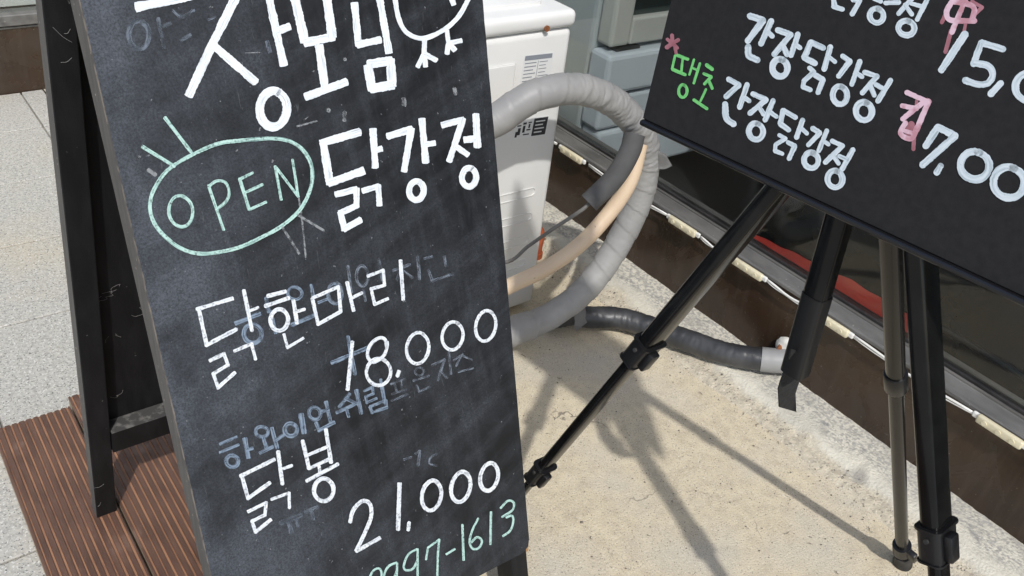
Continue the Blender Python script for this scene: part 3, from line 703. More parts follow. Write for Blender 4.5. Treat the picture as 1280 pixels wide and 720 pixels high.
# older, rubbed writing first (lowest layer)
W(M_ghost, Z2, [('o', 26, (55, 175, 50, 70)), ('l', 20, [(150, 90), (180, 240)]), ('l', 18, [(160, 135), (215, 115)]), ('s', 18, [(225, 50), (270, 85), (330, 50)]),
               ('l', 20, [(265, 200), (315, 175)]), ('l', 22, [(695, 205), (712, 265)]), ('l', 12, [(400, 100), (440, 85)])], 'smeared remains of an erased chalk letter', True)
W(M_greychalk, Z3, [('s', 22, [(497, 488), (502, 515), (498, 530)]), ('s', 20, [(203, 560), (202, 605)]), ('s', 20, [(752, 440), (758, 470)]), ('o', 8, (205, 297, 6, 6)), ('o', 10, (122, 552, 8, 8))], 'small pale chip in the board', True)
W(M_fade, Z6, [('l', 20, [(265, 305), (380, 258)]), ('o', 20, (345, 350, 40, 42)), ('l', 18, [(405, 188), (418, 255)]), ('o', 14, (535, 168, 32, 28)), ('l', 18, [(520, 310), (622, 268)]),
              ('l', 16, [(608, 130), (618, 185)]), ('l', 16, [(425, 245), (450, 350)]), ('o', 13, (715, 170, 33, 45)), ('l', 14, [(640, 210), (690, 190)])], 'half erased blue grey chalk letters under the white ones')
W(M_fade2, Z7, [('l', 14, [(125, 45), (142, 165)]), ('o', 14, (190, 90, 26, 46)), ('l', 14, [(265, 15), (282, 112)]), ('l', 13, [(328, 66), (405, 38)]), ('l', 13, [(372, 40), (345, 110)]), ('l', 13, [(378, 68), (418, 100)]),
               ('l', 14, [(440, 0), (448, 106)]), ('l', 13, [(488, 62), (505, 112), (598, 80)]), ('l', 12, [(468, 12), (505, 2)]), ('l', 12, [(560, 0), (566, 46)]), ('o', 12, (70, 165, 30, 48)), ('l', 12, [(195, 150), (205, 205)])], 'rubbed out grey chalk word')
W(M_fade, Z7, [('l', 18, [(50, 482), (226, 408)]), ('l', 18, [(125, 362), (158, 535)])], 'blue grey plus sign')
W(M_fade, Z8, [('l', 12, [(145, 182), (216, 150)]), ('l', 12, [(145, 216), (226, 182)]), ('o', 18, (197, 250, 25, 24)), ('l', 18, [(248, 155), (264, 240)]), ('l', 14, [(258, 205), (282, 196)]),
              ('o', 15, (318, 130, 26, 21)), ('l', 15, [(325, 155), (340, 205)]), ('l', 14, [(308, 218), (366, 190)]), ('l', 16, [(358, 112), (382, 198)]), ('l', 14, [(375, 165), (410, 142)]),
              ('o', 18, (437, 122, 25, 26)), ('l', 22, [(478, 55), (492, 138)]), ('o', 15, (535, 55, 24, 25)), ('l', 16, [(580, 5), (600, 92)]), ('l', 14, [(560, 48), (592, 40)]), ('l', 15, [(540, 92), (553, 125), (617, 90)])], 'faded blue grey chalk line')
W(M_fade, Z7, [('l', 17, [(135, 618), (85, 682)]), ('l', 16, [(115, 640), (158, 662)]), ('l', 16, [(72, 706), (168, 662)]), ('l', 15, [(120, 690), (130, 725)]), ('l', 19, [(163, 602), (186, 712)]),
              ('l', 12, [(198, 608), (236, 590), (240, 620), (205, 634), (210, 660), (256, 640)]), ('l', 16, [(273, 555), (291, 660)]), ('l', 14, [(225, 678), (296, 650), (300, 682), (234, 704), (225, 678)])], 'faded blue grey chalk syllables')
W(M_fade2, Z7, [('l', 10, [(318, 577), (382, 553)]), ('l', 10, [(335, 575), (345, 612)]), ('l', 10, [(364, 562), (370, 600)]), ('l', 11, [(322, 622), (388, 600)]), ('l', 11, [(322, 652), (396, 620)]),
               ('o', 10, (448, 520, 20, 18)), ('l', 10, [(418, 562), (492, 538)]), ('l', 10, [(435, 580), (445, 610), (496, 588)]), ('l', 12, [(503, 492), (560, 466), (530, 562)]), ('l', 11, [(540, 515), (572, 550)]), ('l', 11, [(578, 430), (590, 532)]),
               ('l', 9, [(600, 470), (645, 440)]), ('l', 9, [(640, 442), (612, 496)]), ('l', 9, [(640, 448), (684, 468)]), ('l', 9, [(622, 522), (692, 504)])], 'almost erased end of the chalk line')
W(M_ghost, Z8, [('l', 22, [(390, 505), (482, 468)]), ('l', 20, [(428, 495), (440, 545)]), ('l', 18, [(462, 485), (468, 518)]), ('l', 16, [(495, 460), (548, 438)]), ('l', 14, [(520, 450), (530, 490)])], 'smeared chalk remains')
W(M_fade2, Y1, [('l', 14, [(420, 92), (410, 168)]), ('l', 12, [(395, 110), (420, 92)]), ('s', 12, [(505, 108), (470, 130), (470, 160), (505, 168)]), ('l', 12, [(338, 138), (378, 125)])], 'erased digits')
W(M_greychalk, Z2, [('l', 9, [(845, 632), (945, 605)]), ('l', 6, [(880, 600), (900, 585)]), ('l', 6, [(925, 360), (932, 352)]), ('l', 5, [(585, 265), (660, 262)])], 'fine scratches')
W(M_greychalk, Z4, [('s', 8, [(752, 300), (765, 400), (785, 540), (800, 690)]), ('l', 12, [(48, 232), (54, 240)]), ('l', 18, [(90, 295), (125, 320)])], None, True)
# big heading
W(M_white, Z2, [('l', 48, [(38, 36), (420, -44)]), ('l', 44, [(562, -60), (425, 215), (302, 482)]), ('l', 40, [(425, 225), (640, 412)]), ('l', 40, [(703, -20), (780, 330)]), ('l', 38, [(750, 152), (812, 132)]),
               ('o', 44, (727, 545, 68, 90, 6)), ('l', 46, [(832, -20), (885, 212)]), ('l', 44, [(880, 215), (1032, 182)]), ('l', 46, [(993, -20), (1022, 190)]), ('l', 42, [(955, 222), (985, 440)]), ('l', 40, [(884, 486), (1095, 408)])], 'large white marker heading')
W(M_white, Z3, [('l', 36, [(252, 12), (272, 222), (386, 198)]), ('l', 36, [(378, -10), (426, 268)]), ('l', 44, [(318, 322), (433, 303), (440, 424), (340, 444), (318, 322)])], 'white marker syllable')
W(M_white, Z3, [('s', 24, [(455, -10), (470, 80), (500, 148), (545, 182), (595, 192), (650, 175), (720, 135), (778, 75), (825, -10)]), ('l', 25, [(603, 200), (600, 272)]), ('l', 27, [(598, 272), (568, 335)]), ('l', 25, [(602, 275), (608, 335)]), ('l', 27, [(606, 272), (664, 302)]),
               ('l', 22, [(715, 152), (722, 212)]), ('l', 25, [(726, 216), (790, 202)]), ('l', 26, [(722, 218), (715, 270)]), ('l', 25, [(726, 218), (756, 254)]), ('l', 26, [(738, -5), (750, 26)])], 'white outline of a round bird with two feet')
W(M_white, Z5, [('l', 36, [(72, 178), (252, 125)]), ('l', 36, [(86, 172), (116, 355), (272, 298)]), ('l', 31, [(310, 110), (321, 288)]), ('l', 27, [(322, 208), (352, 200)]), ('l', 29, [(140, 408), (236, 384), (236, 458), (164, 490), (182, 562), (256, 520)]), ('l', 27, [(262, 392), (334, 370), (340, 460)]),
               ('l', 31, [(375, 146), (482, 114), (450, 305)]), ('l', 31, [(530, 65), (548, 265)]), ('l', 27, [(548, 182), (592, 175)]), ('o', 28, (506, 390, 33, 42, 8)),
               ('l', 28, [(618, 96), (715, 70), (652, 262)]), ('l', 25, [(682, 190), (742, 232)]), ('l', 32, [(773, 45), (781, 196)]), ('l', 28, [(718, 162), (770, 155)]), ('o', 28, (743, 330, 32, 42, 6))], 'white marker dish name')
# mint oval with OPEN
W(M_mint, Z4, [('s', 17, [(98, 450), (110, 400), (150, 330), (200, 280), (290, 228), (400, 180), (500, 165), (640, 155), (720, 165), (780, 200), (820, 260), (830, 330), (815, 400), (770, 480), (690, 550), (600, 600), (500, 645), (400, 668), (310, 672), (230, 645), (160, 590), (115, 530), (99, 470), (103, 430)]),
              ('l', 16, [(62, 190), (212, 282)]), ('l', 16, [(165, 60), (290, 224)]),
              ('o', 15, (238, 483, 54, 70, -4)), ('l', 13, [(362, 366), (432, 570)]), ('s', 13, [(362, 372), (400, 346), (440, 355), (455, 400), (440, 440), (396, 476)]),
              ('l', 14, [(502, 335), (546, 476)]), ('l', 13, [(500, 340), (564, 308)]), ('l', 13, [(520, 402), (606, 362)]), ('l', 13, [(544, 476), (624, 440)]), ('l', 13, [(690, 432), (662, 280)]), ('l', 12, [(662, 280), (766, 416), (740, 250)])], 'OPEN in a mint green oval')
W(M_greychalk, Z4, [('l', 11, [(695, 555), (772, 676)]), ('l', 11, [(765, 500), (884, 571)])], 'two thin grey strokes below the oval')
# thin white lines
W(M_thin, Z6, [('l', 18, [(93, 240), (258, 190)]), ('l', 18, [(102, 236), (138, 400), (272, 330)]), ('l', 18, [(305, 153), (342, 336)]), ('l', 14, [(334, 246), (372, 231)]), ('l', 16, [(150, 472), (216, 440), (234, 490), (168, 530), (190, 592), (267, 523)]), ('l', 15, [(262, 428), (340, 395), (358, 466)]),
              ('l', 18, [(412, 180), (496, 159)]), ('l', 18, [(400, 226), (509, 188)]), ('o', 19, (465, 288, 40, 48, 10)), ('l', 18, [(528, 198), (545, 305)]), ('l', 14, [(542, 250), (580, 239)]), ('l', 14, [(485, 350), (502, 412), (574, 369)]),
              ('l', 16, [(613, 190), (731, 138), (741, 250), (640, 307), (613, 190)])], 'white marker dish name above its price')
W(M_thin, Z7, [('l', 17, [(122, 118), (152, 250)]), ('l', 14, [(142, 190), (190, 165)]), ('l', 14, [(212, 92), (285, 64), (290, 132), (230, 148), (246, 218), (310, 190)]), ('l', 17, [(362, 18), (375, 199)])], 'white marker syllables')
W(M_thin, Z7, [('l', 16, [(146, 383), (124, 606)]), ('s', 15, [(300, 415), (292, 375), (262, 370), (225, 402), (214, 450), (240, 478), (285, 450), (302, 410), (302, 385)]), ('o', 15, (264, 522, 55, 60, 12)), ('l', 17, [(357, 515), (348, 541)]),
              ('o', 15, (440, 415, 50, 70, 10)), ('o', 15, (597, 360, 47, 63, 12)), ('o', 15, (746, 315, 45, 69, 12))], 'price 18.000')
W(M_thin, Z8, [('l', 16, [(230, 312), (372, 242)]), ('l', 16, [(237, 312), (262, 402), (352, 338)]), ('l', 16, [(385, 210), (403, 347)]), ('l', 13, [(398, 284), (442, 268)]), ('l', 14, [(260, 458), (336, 420), (331, 470), (278, 496), (293, 540), (357, 488)]), ('l', 13, [(357, 407), (430, 380), (431, 442)]),
              ('l', 16, [(485, 165), (512, 282)]), ('l', 16, [(580, 118), (602, 258)]), ('l', 13, [(500, 228), (590, 190)]), ('l', 14, [(512, 280), (602, 238)]), ('l', 13, [(552, 268), (556, 298)]), ('l', 15, [(500, 332), (630, 262)]), ('o', 17, (572, 368, 40, 46, 10))], 'white marker dish name of two syllables')
W(M_thin, Y1, [('s', 20, [(70, 452), (86, 392), (130, 346), (168, 358), (176, 420), (146, 500), (100, 596)]), ('l', 19, [(100, 597), (222, 528)]), ('l', 21, [(318, 253), (310, 493)]), ('l', 18, [(366, 452), (361, 492)]),
              ('o', 20, (478, 318, 48, 75, 12)), ('o', 20, (624, 275, 47, 76, 14)), ('o', 20, (766, 225, 44, 70, 14))], 'price 21.000')
W(M_mint, Y1, [('s', 11, [(160, 745), (185, 695), (215, 682), (228, 710), (215, 760)]), ('s', 11, [(305, 652), (262, 672), (240, 715), (245, 745), (285, 735), (306, 690)]), ('l', 11, [(306, 655), (302, 790)]),
              ('s', 11, [(405, 585), (362, 612), (340, 662), (346, 690), (384, 684), (408, 640)]), ('l', 11, [(408, 583), (408, 730)]), ('l', 11, [(450, 638), (460, 578), (516, 538), (510, 600), (506, 725)]),
              ('l', 11, [(550, 612), (596, 584)]), ('l', 12, [(632, 463), (638, 642)]), ('s', 11, [(711, 432), (682, 490), (668, 548), (684, 584), (714, 580), (730, 545), (706, 525), (676, 552)]), ('l', 12, [(775, 398), (772, 563)]),
              ('s', 11, [(822, 382), (858, 345), (888, 352), (882, 390), (830, 425)]), ('s', 11, [(850, 428), (880, 418), (886, 450), (870, 494), (834, 521)])], 'mint phone number 0997-1613')

# ================================================================== easel
AP = Vector((.842, .464, 1.024)); F1 = Vector((.74, .85, .0)); F2 = Vector((1.38, .385, .0)); F3 = Vector((.888, -.026, .0))
ez = thing('easel', 'black telescopic tripod easel standing on the sandy concrete', 'easel', (.95, .42, 0))
def lerp(a, b, t): return a + (b - a) * t
def easel_leg(F, t1, t2, wide, M, ext=True, AP=AP):
    D = (F - AP).normalized(); a = AP + D * .03
    top = lerp(AP, F, t1)
    bm = BM(); bar(bm, a, top + D * .012, wide, .036, .022, .006); leg = obj('leg', bm, M, ez, smooth=False); smooth_by_angle(leg)
    def clamp(t, aa, bb):
        p = lerp(AP, F, t); bm = BM(); bar(bm, p - D * .019, p + D * .021, wide, aa, bb, .007)
        u_ = (wide - D * wide.dot(D)).normalized(); v_ = D.cross(u_)
        c = obj('clamp', bm, M_plast, leg); smooth_by_angle(c)
        bm = BM(); bar(bm, p - D * .022 , p - D * .019, wide, aa + .004, bb + .004, .007)
        bar(bm, p + D * .0212, p + D * .0235, wide, aa + .003, bb + .003, .007)
        sgn = -1 if v_.dot(CAM - p) < 0 else 1
        frame_box(bm, p, u_, D, v_, (-aa * .30, aa * .12), (-.016, .018), (sgn * bb * .45, sgn * (bb * .5 + .010)) if sgn > 0 else (sgn * (bb * .5 + .010), sgn * bb * .45), .003, 2)
        smooth_by_angle(obj('lever', bm, M_plast, leg))
        bm = BM(); tube(bm, [p + u_ * (-aa * .5 - .003) - D * .008, p + u_ * (aa * .5 + .003) - D * .008], .003, 8); obj('screw', bm, M_rubber, leg)
    clamp(t1, .041, .0285)
    bm = BM(); bar(bm, lerp(AP, F, t1), lerp(AP, F, t2 if ext else .985), wide, .0265, .016, .005); smooth_by_angle(obj('lower_tube', bm, M, leg))
    if ext:
        clamp(t2, .034, .024)
        bm = BM(); bar(bm, lerp(AP, F, t2), lerp(AP, F, .985), wide, .018, .012, .004); smooth_by_angle(obj('lower_tube', bm, M, leg))
    p = lerp(AP, F, 1.0); 
    bm = BM(); tube(bm, [p - D * .030, p - D * .022, p - D * .012, Vector((p.x, p.y, .004)) - D * .004, Vector((p.x, p.y, .0008))], lambda s, a: .015 if s > .004 else .012, 16); smooth_by_angle(obj('rubber_foot', bm, M_rubber, leg))
    return leg
easel_leg(F1, .455, .775, EX, M_metal); easel_leg(F3, .463, .80, EX, M_metal, AP=AP + Vector((.0, -.030, 0)))
# rear leg: two sections, collar, clip near the foot
D2 = (F2 - AP).normalized()
bm = BM(); tube(bm, [AP + D2 * .03, lerp(AP, F2, .476)], .0135, 20); lg = obj('leg', bm, M_metal2, ez); smooth_by_angle(lg)
p = lerp(AP, F2, .476); bm = BM(); tube(bm, [p - D2 * .017, p - D2 * .0155, p + D2 * .019, p + D2 * .021], lambda s, a: .0165 if .001 < s < .037 else .0155, 20); smooth_by_angle(obj('collar', bm, M_plast, lg))
bm = BM(); tube(bm, [p, lerp(AP, F2, .985)], .0113, 18); smooth_by_angle(obj('lower_tube', bm, M_metal2, lg))
p = lerp(AP, F2, .945); bm = BM(); tube(bm, [p - D2 * .018, p - D2 * .016, p + D2 * .012], .0165, 18)
frame_box(bm, p, EY, D2, EY.cross(D2), (-.030, -.008), (-.016, .010), (-.006, .006), .003, 2); smooth_by_angle(obj('clip', bm, M_plast, lg))
bm = BM(); tube(bm, [F2 - D2 * .035, F2 - D2 * .024, F2 - D2 * .012, Vector((F2.x, F2.y, .001))], lambda s, a: .0175 if s > .012 else .0135, 18); smooth_by_angle(obj('rubber_foot', bm, M_rubber, lg))
# hub and hanging centre post with its strap
bm = BM(); tube(bm, [AP + Vector((0, 0, q)) for q in (-.05, -.046, .05, .055)], lambda s, a: .030 if .003 < s < .1 else .026, 20); hub = obj('hub', bm, M_plast, ez); smooth_by_angle(hub)
for F in (F1, F2, F3):
    d = (F - AP); d.z = 0; d.normalize(); bm = BM(); frame_box(bm, AP + d * .03, d, Vector((-d.y, d.x, 0)), EZ, (-.012, .022), (-.013, .013), (-.04, .03), .003, 2); obj('leg_bracket', bm, M_plast, hub)
pt, pb = Vector((.848, .470, 1.06)), Vector((.862, .452, .632))
Dp = (pb - pt).normalized()
bm = BM(); bar(bm, pt, pb, EY, .029, .024, .006); cp = obj('centre_post', bm, M_metal, ez); smooth_by_angle(cp)
bm = BM(); bar(bm, pt + Vector((0, 0, .05)), pt + Vector((-.02, 0, .42)), EY, .022, .016, .005); smooth_by_angle(obj('mast', bm, M_metal, ez))
bm = BM(); bar(bm, lerp(pt, pb, .74) , lerp(pt, pb, 1.01), EY, .0305, .0265, .006); smooth_by_angle(obj('sleeve', bm, M_plast, cp))
# strap hanging from the post's end
bm = BM(); rows = []
for cx_, cy_, dp in ((1000, 440, .452), (997, 452, .457), (992, 466, .462), (987, 479, .463), (984, 489, .462), (984.5, 500, .464), (985, 512, .466)):
    a_, b_ = ony(cx_ - 10.5, cy_ - 3, dp), ony(cx_ + 10.5, cy_ + 3, dp); rows.append([bm.verts.new(q) for q in (a_, b_, b_ + EY * .002, a_ + EY * .002)])
for A, B in zip(rows, rows[1:]):
    for k in range(4): bm.faces.new((A[k], A[(k + 1) % 4], B[(k + 1) % 4], B[k]))
bm.faces.new(rows[0]); bm.faces.new(rows[-1][::-1])
obj('strap', bm, M_strap, cp)

# ------------------------------------------------------------------ menu board on the easel
AZ = Vector((-.129, .992, 0)).normalized(); NB = Vector((-.992, -.129, 0)).normalized()
LB = rad(3.5); BL = Vector((.768, .700, .881))
bu = -AZ; bv = (EZ * math.cos(LB) - NB * math.sin(LB)).normalized(); bn = bu.cross(bv).normalized()
if bn.dot(NB) < 0: bn = -bn
BWID, BH = .525, .40
mb = thing('menu_board', 'black menu board with painted white lettering resting on the tripod easel', 'menu board', tuple(BL))
bm = BM(); frame_box(bm, BL, bu, bv, bn, (0, BWID), (.0, BH), (-.010, 0), .0006); mp_ = obj('panel', bm, M_menu, mb)
bm = BM(); frame_box(bm, BL, bu, bv, bn, (-.0005, BWID + .0005), (-.0080, -.0004), (-.012, .0060), .0034, 5)
jit(bm, .0003, 60); obj('bottom_trim', bm, M_trim, mb)
bm = BM(); frame_box(bm, BL, bu, bv, bn, (-.0005, BWID + .0005), (BH + .0004, BH + .0075), (-.012, .0022), .0016, 2); obj('top_trim', bm, M_trim, mb)
# holders on the two front legs
for F, t in ((F1, .135), (F3, .135)):
    p = lerp(AP, F, t); w_ = (p - BL).dot(bu)
    bm = BM(); frame_box(bm, BL + bu * w_, bu, bv, bn, (-.012, .012), (-.016, -.0085), (-.05, -.0125), .002, 1)
    obj('board_holder', bm, M_plast, ez)
def menu_place(x, y, lay): return onpl(x, y, BL + bn * (.00035 + lay * .000006), bn)
R5, R6 = (780, 0, 2.769), (1020, 0, 2.769)
def WB(M, zoom, items, label=None): return write(mp_, M, menu_place, zoom, items, label)
LAY[0] = 0; ROUND[0] = True
WB(M_paint_r, R6, [('l', 13, [(468, 105), (448, 180)]), ('l', 12, [(340, 470), (337, 517)]), ('l', 12, [(470, 8), (435, 78)]), ('l', 12, [(540, 5), (575, 25), (540, 60)]), ('l', 10, [(518, 80), (512, 112)]), ('l', 22, [(330, 430), (318, 466)]), ('l', 12, [(385, 345), (395, 352)]), ('l', 10, [(350, 340), (345, 380)])], 'dull rose underpainting')
WB(M_paint_w, R6, [('l', 15, [(60, 22), (92, 32)]), ('l', 15, [(128, 0), (152, 2), (124, 50)]), ('l', 15, [(60, -8), (64, 20)]), ('l', 14, [(200, -5), (225, 5)]), ('l', 14, [(240, 10), (288, 8)]), ('o', 17, (210, 54, 24, 25)), ('l', 15, [(338, -12), (285, 48)]), ('l', 14, [(308, 16), (332, 50)]), ('l', 15, [(388, -8), (350, 68)]), ('l', 14, [(330, 12), (365, 22)]), ('o', 18, (313, 97, 28, 25))], 'white painted dish name cut by the top of the view')
WB(M_paint_p, R6, [('s', 17, [(470, 6), (452, 40), (462, 68), (510, 72), (550, 72)]), ('s', 17, [(470, 6), (520, 12), (548, 30), (540, 68)]), ('l', 17, [(522, -14), (470, 112)])], 'pink painted portion mark')
WB(M_paint_w, R6, [('l', 23, [(516, 118), (434, 242)]), ('l', 20, [(648, 170), (572, 148), (545, 222)]), ('s', 21, [(545, 218), (595, 228), (612, 258), (595, 288), (560, 292), (516, 278)]), ('l', 20, [(640, 288), (604, 326)]), ('o', 22, (740, 302, 50, 48))], 'white painted price beginning 15,0')
WB(M_paint_w, R5, [('l', 19, [(435, 55), (482, 70), (428, 142)]), ('l', 18, [(510, 72), (474, 152)]), ('l', 15, [(500, 112), (514, 126)]), ('s', 20, [(430, 162), (432, 192), (462, 208)]),
                  ('l', 19, [(532, 104), (577, 120), (520, 188)]), ('l', 16, [(550, 158), (565, 190)]), ('l', 17, [(602, 118), (578, 192)]), ('l', 14, [(596, 156), (610, 166)]), ('o', 20, (540, 235, 26, 30)),], 'white painted syllables')
WB(M_paint_w, (920, 0, 5.5375), [('l', 36, [(605, 332), (518, 292), (472, 400), (550, 440)]), ('l', 30, [(508, 470), (540, 500), (470, 560), (463, 602), (515, 622)]), ('l', 34, [(548, 520), (602, 552), (568, 640)])], 'white painted syllable')
WB(M_paint_w, R6, [('l', 17, [(50, 162), (28, 240)]), ('l', 14, [(46, 198), (66, 214)]), ('l', 16, [(92, 194), (118, 212), (78, 264)]), ('l', 16, [(152, 212), (124, 292)]), ('l', 14, [(142, 254), (160, 266)]), ('o', 18, (83, 330, 25, 31)),
                  ('l', 16, [(168, 250), (212, 264), (160, 322)]), ('l', 15, [(186, 292), (202, 330)]), ('l', 17, [(258, 278), (214, 350)]), ('l', 14, [(206, 292), (234, 308)]), ('o', 19, (166, 385, 28, 31))], 'white painted syllables')
WB(M_paint_p, R6, [('l', 16, [(314, 320), (378, 348), (300, 412)]), ('l', 16, [(298, 366), (348, 376)]), ('l', 17, [(390, 350), (348, 450)]), ('s', 16, [(310, 425), (292, 462), (330, 480), (350, 440)]), ('l', 13, [(305, 452), (338, 462)])], 'pink painted cup mark')
WB(M_paint_w, R6, [('l', 22, [(380, 505), (422, 440)]), ('l', 22, [(422, 440), (482, 470)]), ('l', 21, [(482, 470), (368, 572)]), ('l', 20, [(432, 574), (417, 598)]), ('o', 23, (550, 573, 50, 48)), ('o', 23, (668, 632, 54, 53))], 'white painted price beginning 7,00')
WB(M_paint_w, R5, [('l', 17, [(362, 274), (398, 294), (352, 336)]), ('l', 16, [(426, 292), (400, 372)]), ('l', 14, [(418, 338), (434, 350)]), ('s', 19, [(350, 360), (354, 408), (380, 430)]),
                  ('l', 17, [(446, 325), (492, 345), (436, 392)]), ('l', 15, [(466, 368), (484, 396)]), ('l', 16, [(516, 348), (488, 416)]), ('l', 14, [(506, 388), (528, 404)]), ('o', 18, (457, 455, 25, 28))], 'white painted syllables of the lowest row')
WB(M_paint_w, R5, [('l', 15, [(652, 444), (678, 460), (638, 502)]), ('l', 15, [(702, 452), (674, 522)]), ('l', 13, [(694, 490), (708, 500)]), ('o', 17, (648, 555, 25, 27))], 'white painted syllable of the lowest row')
WB(M_paint_w, (890, 90, 4.5), [('l', 26, [(470, 256), (400, 215), (384, 292), (432, 326)]), ('l', 26, [(510, 270), (475, 368)]), ('l', 22, [(508, 322), (534, 346)]), ('l', 21, [(378, 355), (414, 375), (358, 408), (354, 444), (396, 460)]), ('l', 24, [(428, 396), (466, 416), (432, 490)])], 'white painted syllable of the lowest row')
WB(M_paint_w, R6, [('l', 16, [(56, 488), (92, 505), (32, 562)]), ('l', 14, [(60, 538), (78, 566)]), ('l', 16, [(128, 518), (90, 586)]), ('l', 13, [(80, 540), (108, 552)]), ('o', 18, (66, 620, 26, 29))], 'white painted last syllable of the lowest row')
WB(M_paint_g, (820, 40, 7.2), [('l', 27, [(182, 206), (288, 245)]), ('l', 20, [(172, 212), (145, 332)]), ('l', 27, [(150, 337), (262, 384)]), ('l', 20, [(240, 240), (228, 360)]), ('l', 19, [(342, 248), (300, 384)]), ('l', 22, [(395, 284), (340, 460)]), ('l', 18, [(332, 325), (378, 346)]), ('o', 24, (242, 532, 38, 57, 6)),
                  ('l', 29, [(455, 296), (506, 336)]), ('l', 24, [(430, 375), (498, 404), (436, 468)]), ('l', 25, [(470, 428), (506, 508)]), ('l', 18, [(450, 515), (400, 622)]), ('l', 27, [(342, 612), (458, 690)])], 'green painted word')
WB(M_paint_r, R5, [('l', 12, [(168, 150), (166, 122)]), ('l', 12, [(168, 150), (188, 138)]), ('l', 12, [(168, 150), (184, 166)]), ('l', 14, [(168, 150), (148, 164)]), ('l', 11, [(168, 150), (150, 136)]), ('l', 10, [(176, 160), (180, 184)])], 'small rose star')

# ================================================================== air conditioner outdoor unit
ay0, ay1, ax0, ax1, az1 = 1.375, 2.12, .925, 1.248, .722
ac = thing('air_conditioner_unit', 'ivory air conditioner outdoor unit between the chalkboard and the shop window', 'air conditioner', ((ax0 + ax1) / 2, 1.7, 0))
bm = BM(); box(bm, (ax0, ax1), (ay0, ay1), (.028, az1), .014, 3); o = obj('body', bm, M_ac, ac); smooth_by_angle(o, 50); body = o
bm = BM(); box(bm, (ax0 - .003, ax1 + .004), (ay0 - .004, ay1 + .003), (az1 + .0012, az1 + .038), .013, 4); tp = obj('top_cover', bm, M_ac_top, ac); smooth_by_angle(tp, 50)
bm = BM(); box(bm, (ax0 + .05, ax1 - .05), (ay0 + .05, ay1 - .05), (az1 + .0382, az1 + .044), .006, 2); smooth_by_angle(obj('raised_plate', bm, M_ac_top, tp), 50)
for yy in (ay0 + .10, ay1 - .10):
    bm = BM(); box(bm, (ax0 - .01, ax1 - .006), (yy - .025, yy + .025), (.0015, .0275), .003); obj('foot', bm, M_ac, ac)
def facepatch(px, M, parent, name, t=.0012, off=.0003, inset=0, label=None):
    """flat piece on the unit's end face with the corner pixels px"""
    bm = BM(); P = [ony(x, y, ay0 - off) for x, y in px]
    A = [bm.verts.new((p.x, ay0 - off, p.z)) for p in P]; B = [bm.verts.new((p.x, ay0 - off - t, p.z)) for p in P]
    bm.faces.new(A); bm.faces.new(B[::-1]); n = len(P)
    for k in range(n): bm.faces.new((A[k], A[(k + 1) % n], B[(k + 1) % n], B[k]))
    return obj(name, bm, M, parent, label=label)
def quadpts(q, s0, s1, t0, t1):
    a, b, c, d = [Vector(p) for p in q]
    f = lambda s, t: tuple((a.lerp(b, s)).lerp(d.lerp(c, s), t)); return [f(s0, t0), f(s1, t0), f(s1, t1), f(s0, t1)]
Q1 = [(656, 69), (692, 65), (686, 108), (648, 114)]
lb = facepatch(Q1, M_label, ac, 'rating_label', .0004, label='white rating label with dark header and table')
facepatch(quadpts(Q1, .03, .97, .03, .16), M_print, lb, 'print', .0002, .0009)
for k in range(7):
    facepatch(quadpts(Q1, .06, .06 + random.uniform(.3, .42), .23 + k * .1, .255 + k * .1), M_print, lb, 'print', .0002, .0009)
    facepatch(quadpts(Q1, .56, .56 + random.uniform(.2, .38), .23 + k * .1, .25 + k * .1), M_print, lb, 'print', .0002, .0009)
facepatch(quadpts(Q1, .505, .52, .2, .95), M_print, lb, 'print', .0002, .0009)
Q2 = [(645, 150), (687, 144), (682, 169), (640, 175)]
lb = facepatch(Q2, M_label, ac, 'warning_label', .0004, label='white warning label with a black text box')
facepatch(quadpts(Q2, .56, .97, .06, .94), M_print_d, lb, 'print', .0002, .0009)
for k in range(4): facepatch(quadpts(Q2, .62, .9 - .05 * (k % 2), .2 + k * .18, .26 + k * .18), M_label, lb, 'print', .0002, .0014)
for a in ((.08, .2, .3, .36), (.12, .2, .45, .8), (.25, .35, .2, .3), (.26, .33, .36, .7), (.38, .5, .55, .62), (.40, .5, .2, .26), (.30, .48, .78, .84), (.42, .47, .3, .5), (.06, .12, .62, .9)):
    facepatch(quadpts(Q2, *a), M_print_d, lb, 'print', .0002, .0009)
# rusty bolt, pressed lines, grip panel, valve cover
bp = ony(681, 37, ay0); bm = BM(); tube(bm, [Vector((bp.x, ay0 - .0042, bp.z + .004)), Vector((bp.x, ay0 - .0085, bp.z + .004))], .0062, 14); obj('bolt', bm, M_rust, tp)
pr = lambda name, z, x0, x1, h=.003: None
for z, x0 in ((.352, 1.062), (.288, 1.058), (.225, 1.05), (.162, 1.045)):
    bm = BM(); t = .0022
    for q in (-.010, .010): box(bm, (x0, ax1 - .055), (ay0 - t, ay0 - .0003), (z + q - .0014, z + q + .0014), .0006)
    tube(bm, [Vector((ax1 - .055 + .010 * math.cos(a), ay0 - .0010, z + .010 * math.sin(a))) for a in [rad(-90 + 15 * k) for k in range(13)]], .0014, 6)
    obj('pressed_rib', bm, M_ac, body)
bm = BM(); pz = ony(632, 70, ay0)
box(bm, (1.00, 1.105), (ay0 - .004, ay0 - .0003), (.585, .665), .003, 2); obj('grip_panel', bm, M_ac_top, body)
bm = BM(); box(bm, (.985, 1.066), (ay0 - .030, ay0 - .0004), (.40, .47), .006, 2); vc = obj('valve_cover', bm, M_ac, ac); smooth_by_angle(vc, 50)
bm = BM(); box(bm, (1.02, 1.066), (ay0 - .018, ay0 - .0004), (.372, .398), .003, 2); obj('valve_nut', bm, M_ac_top, vc)

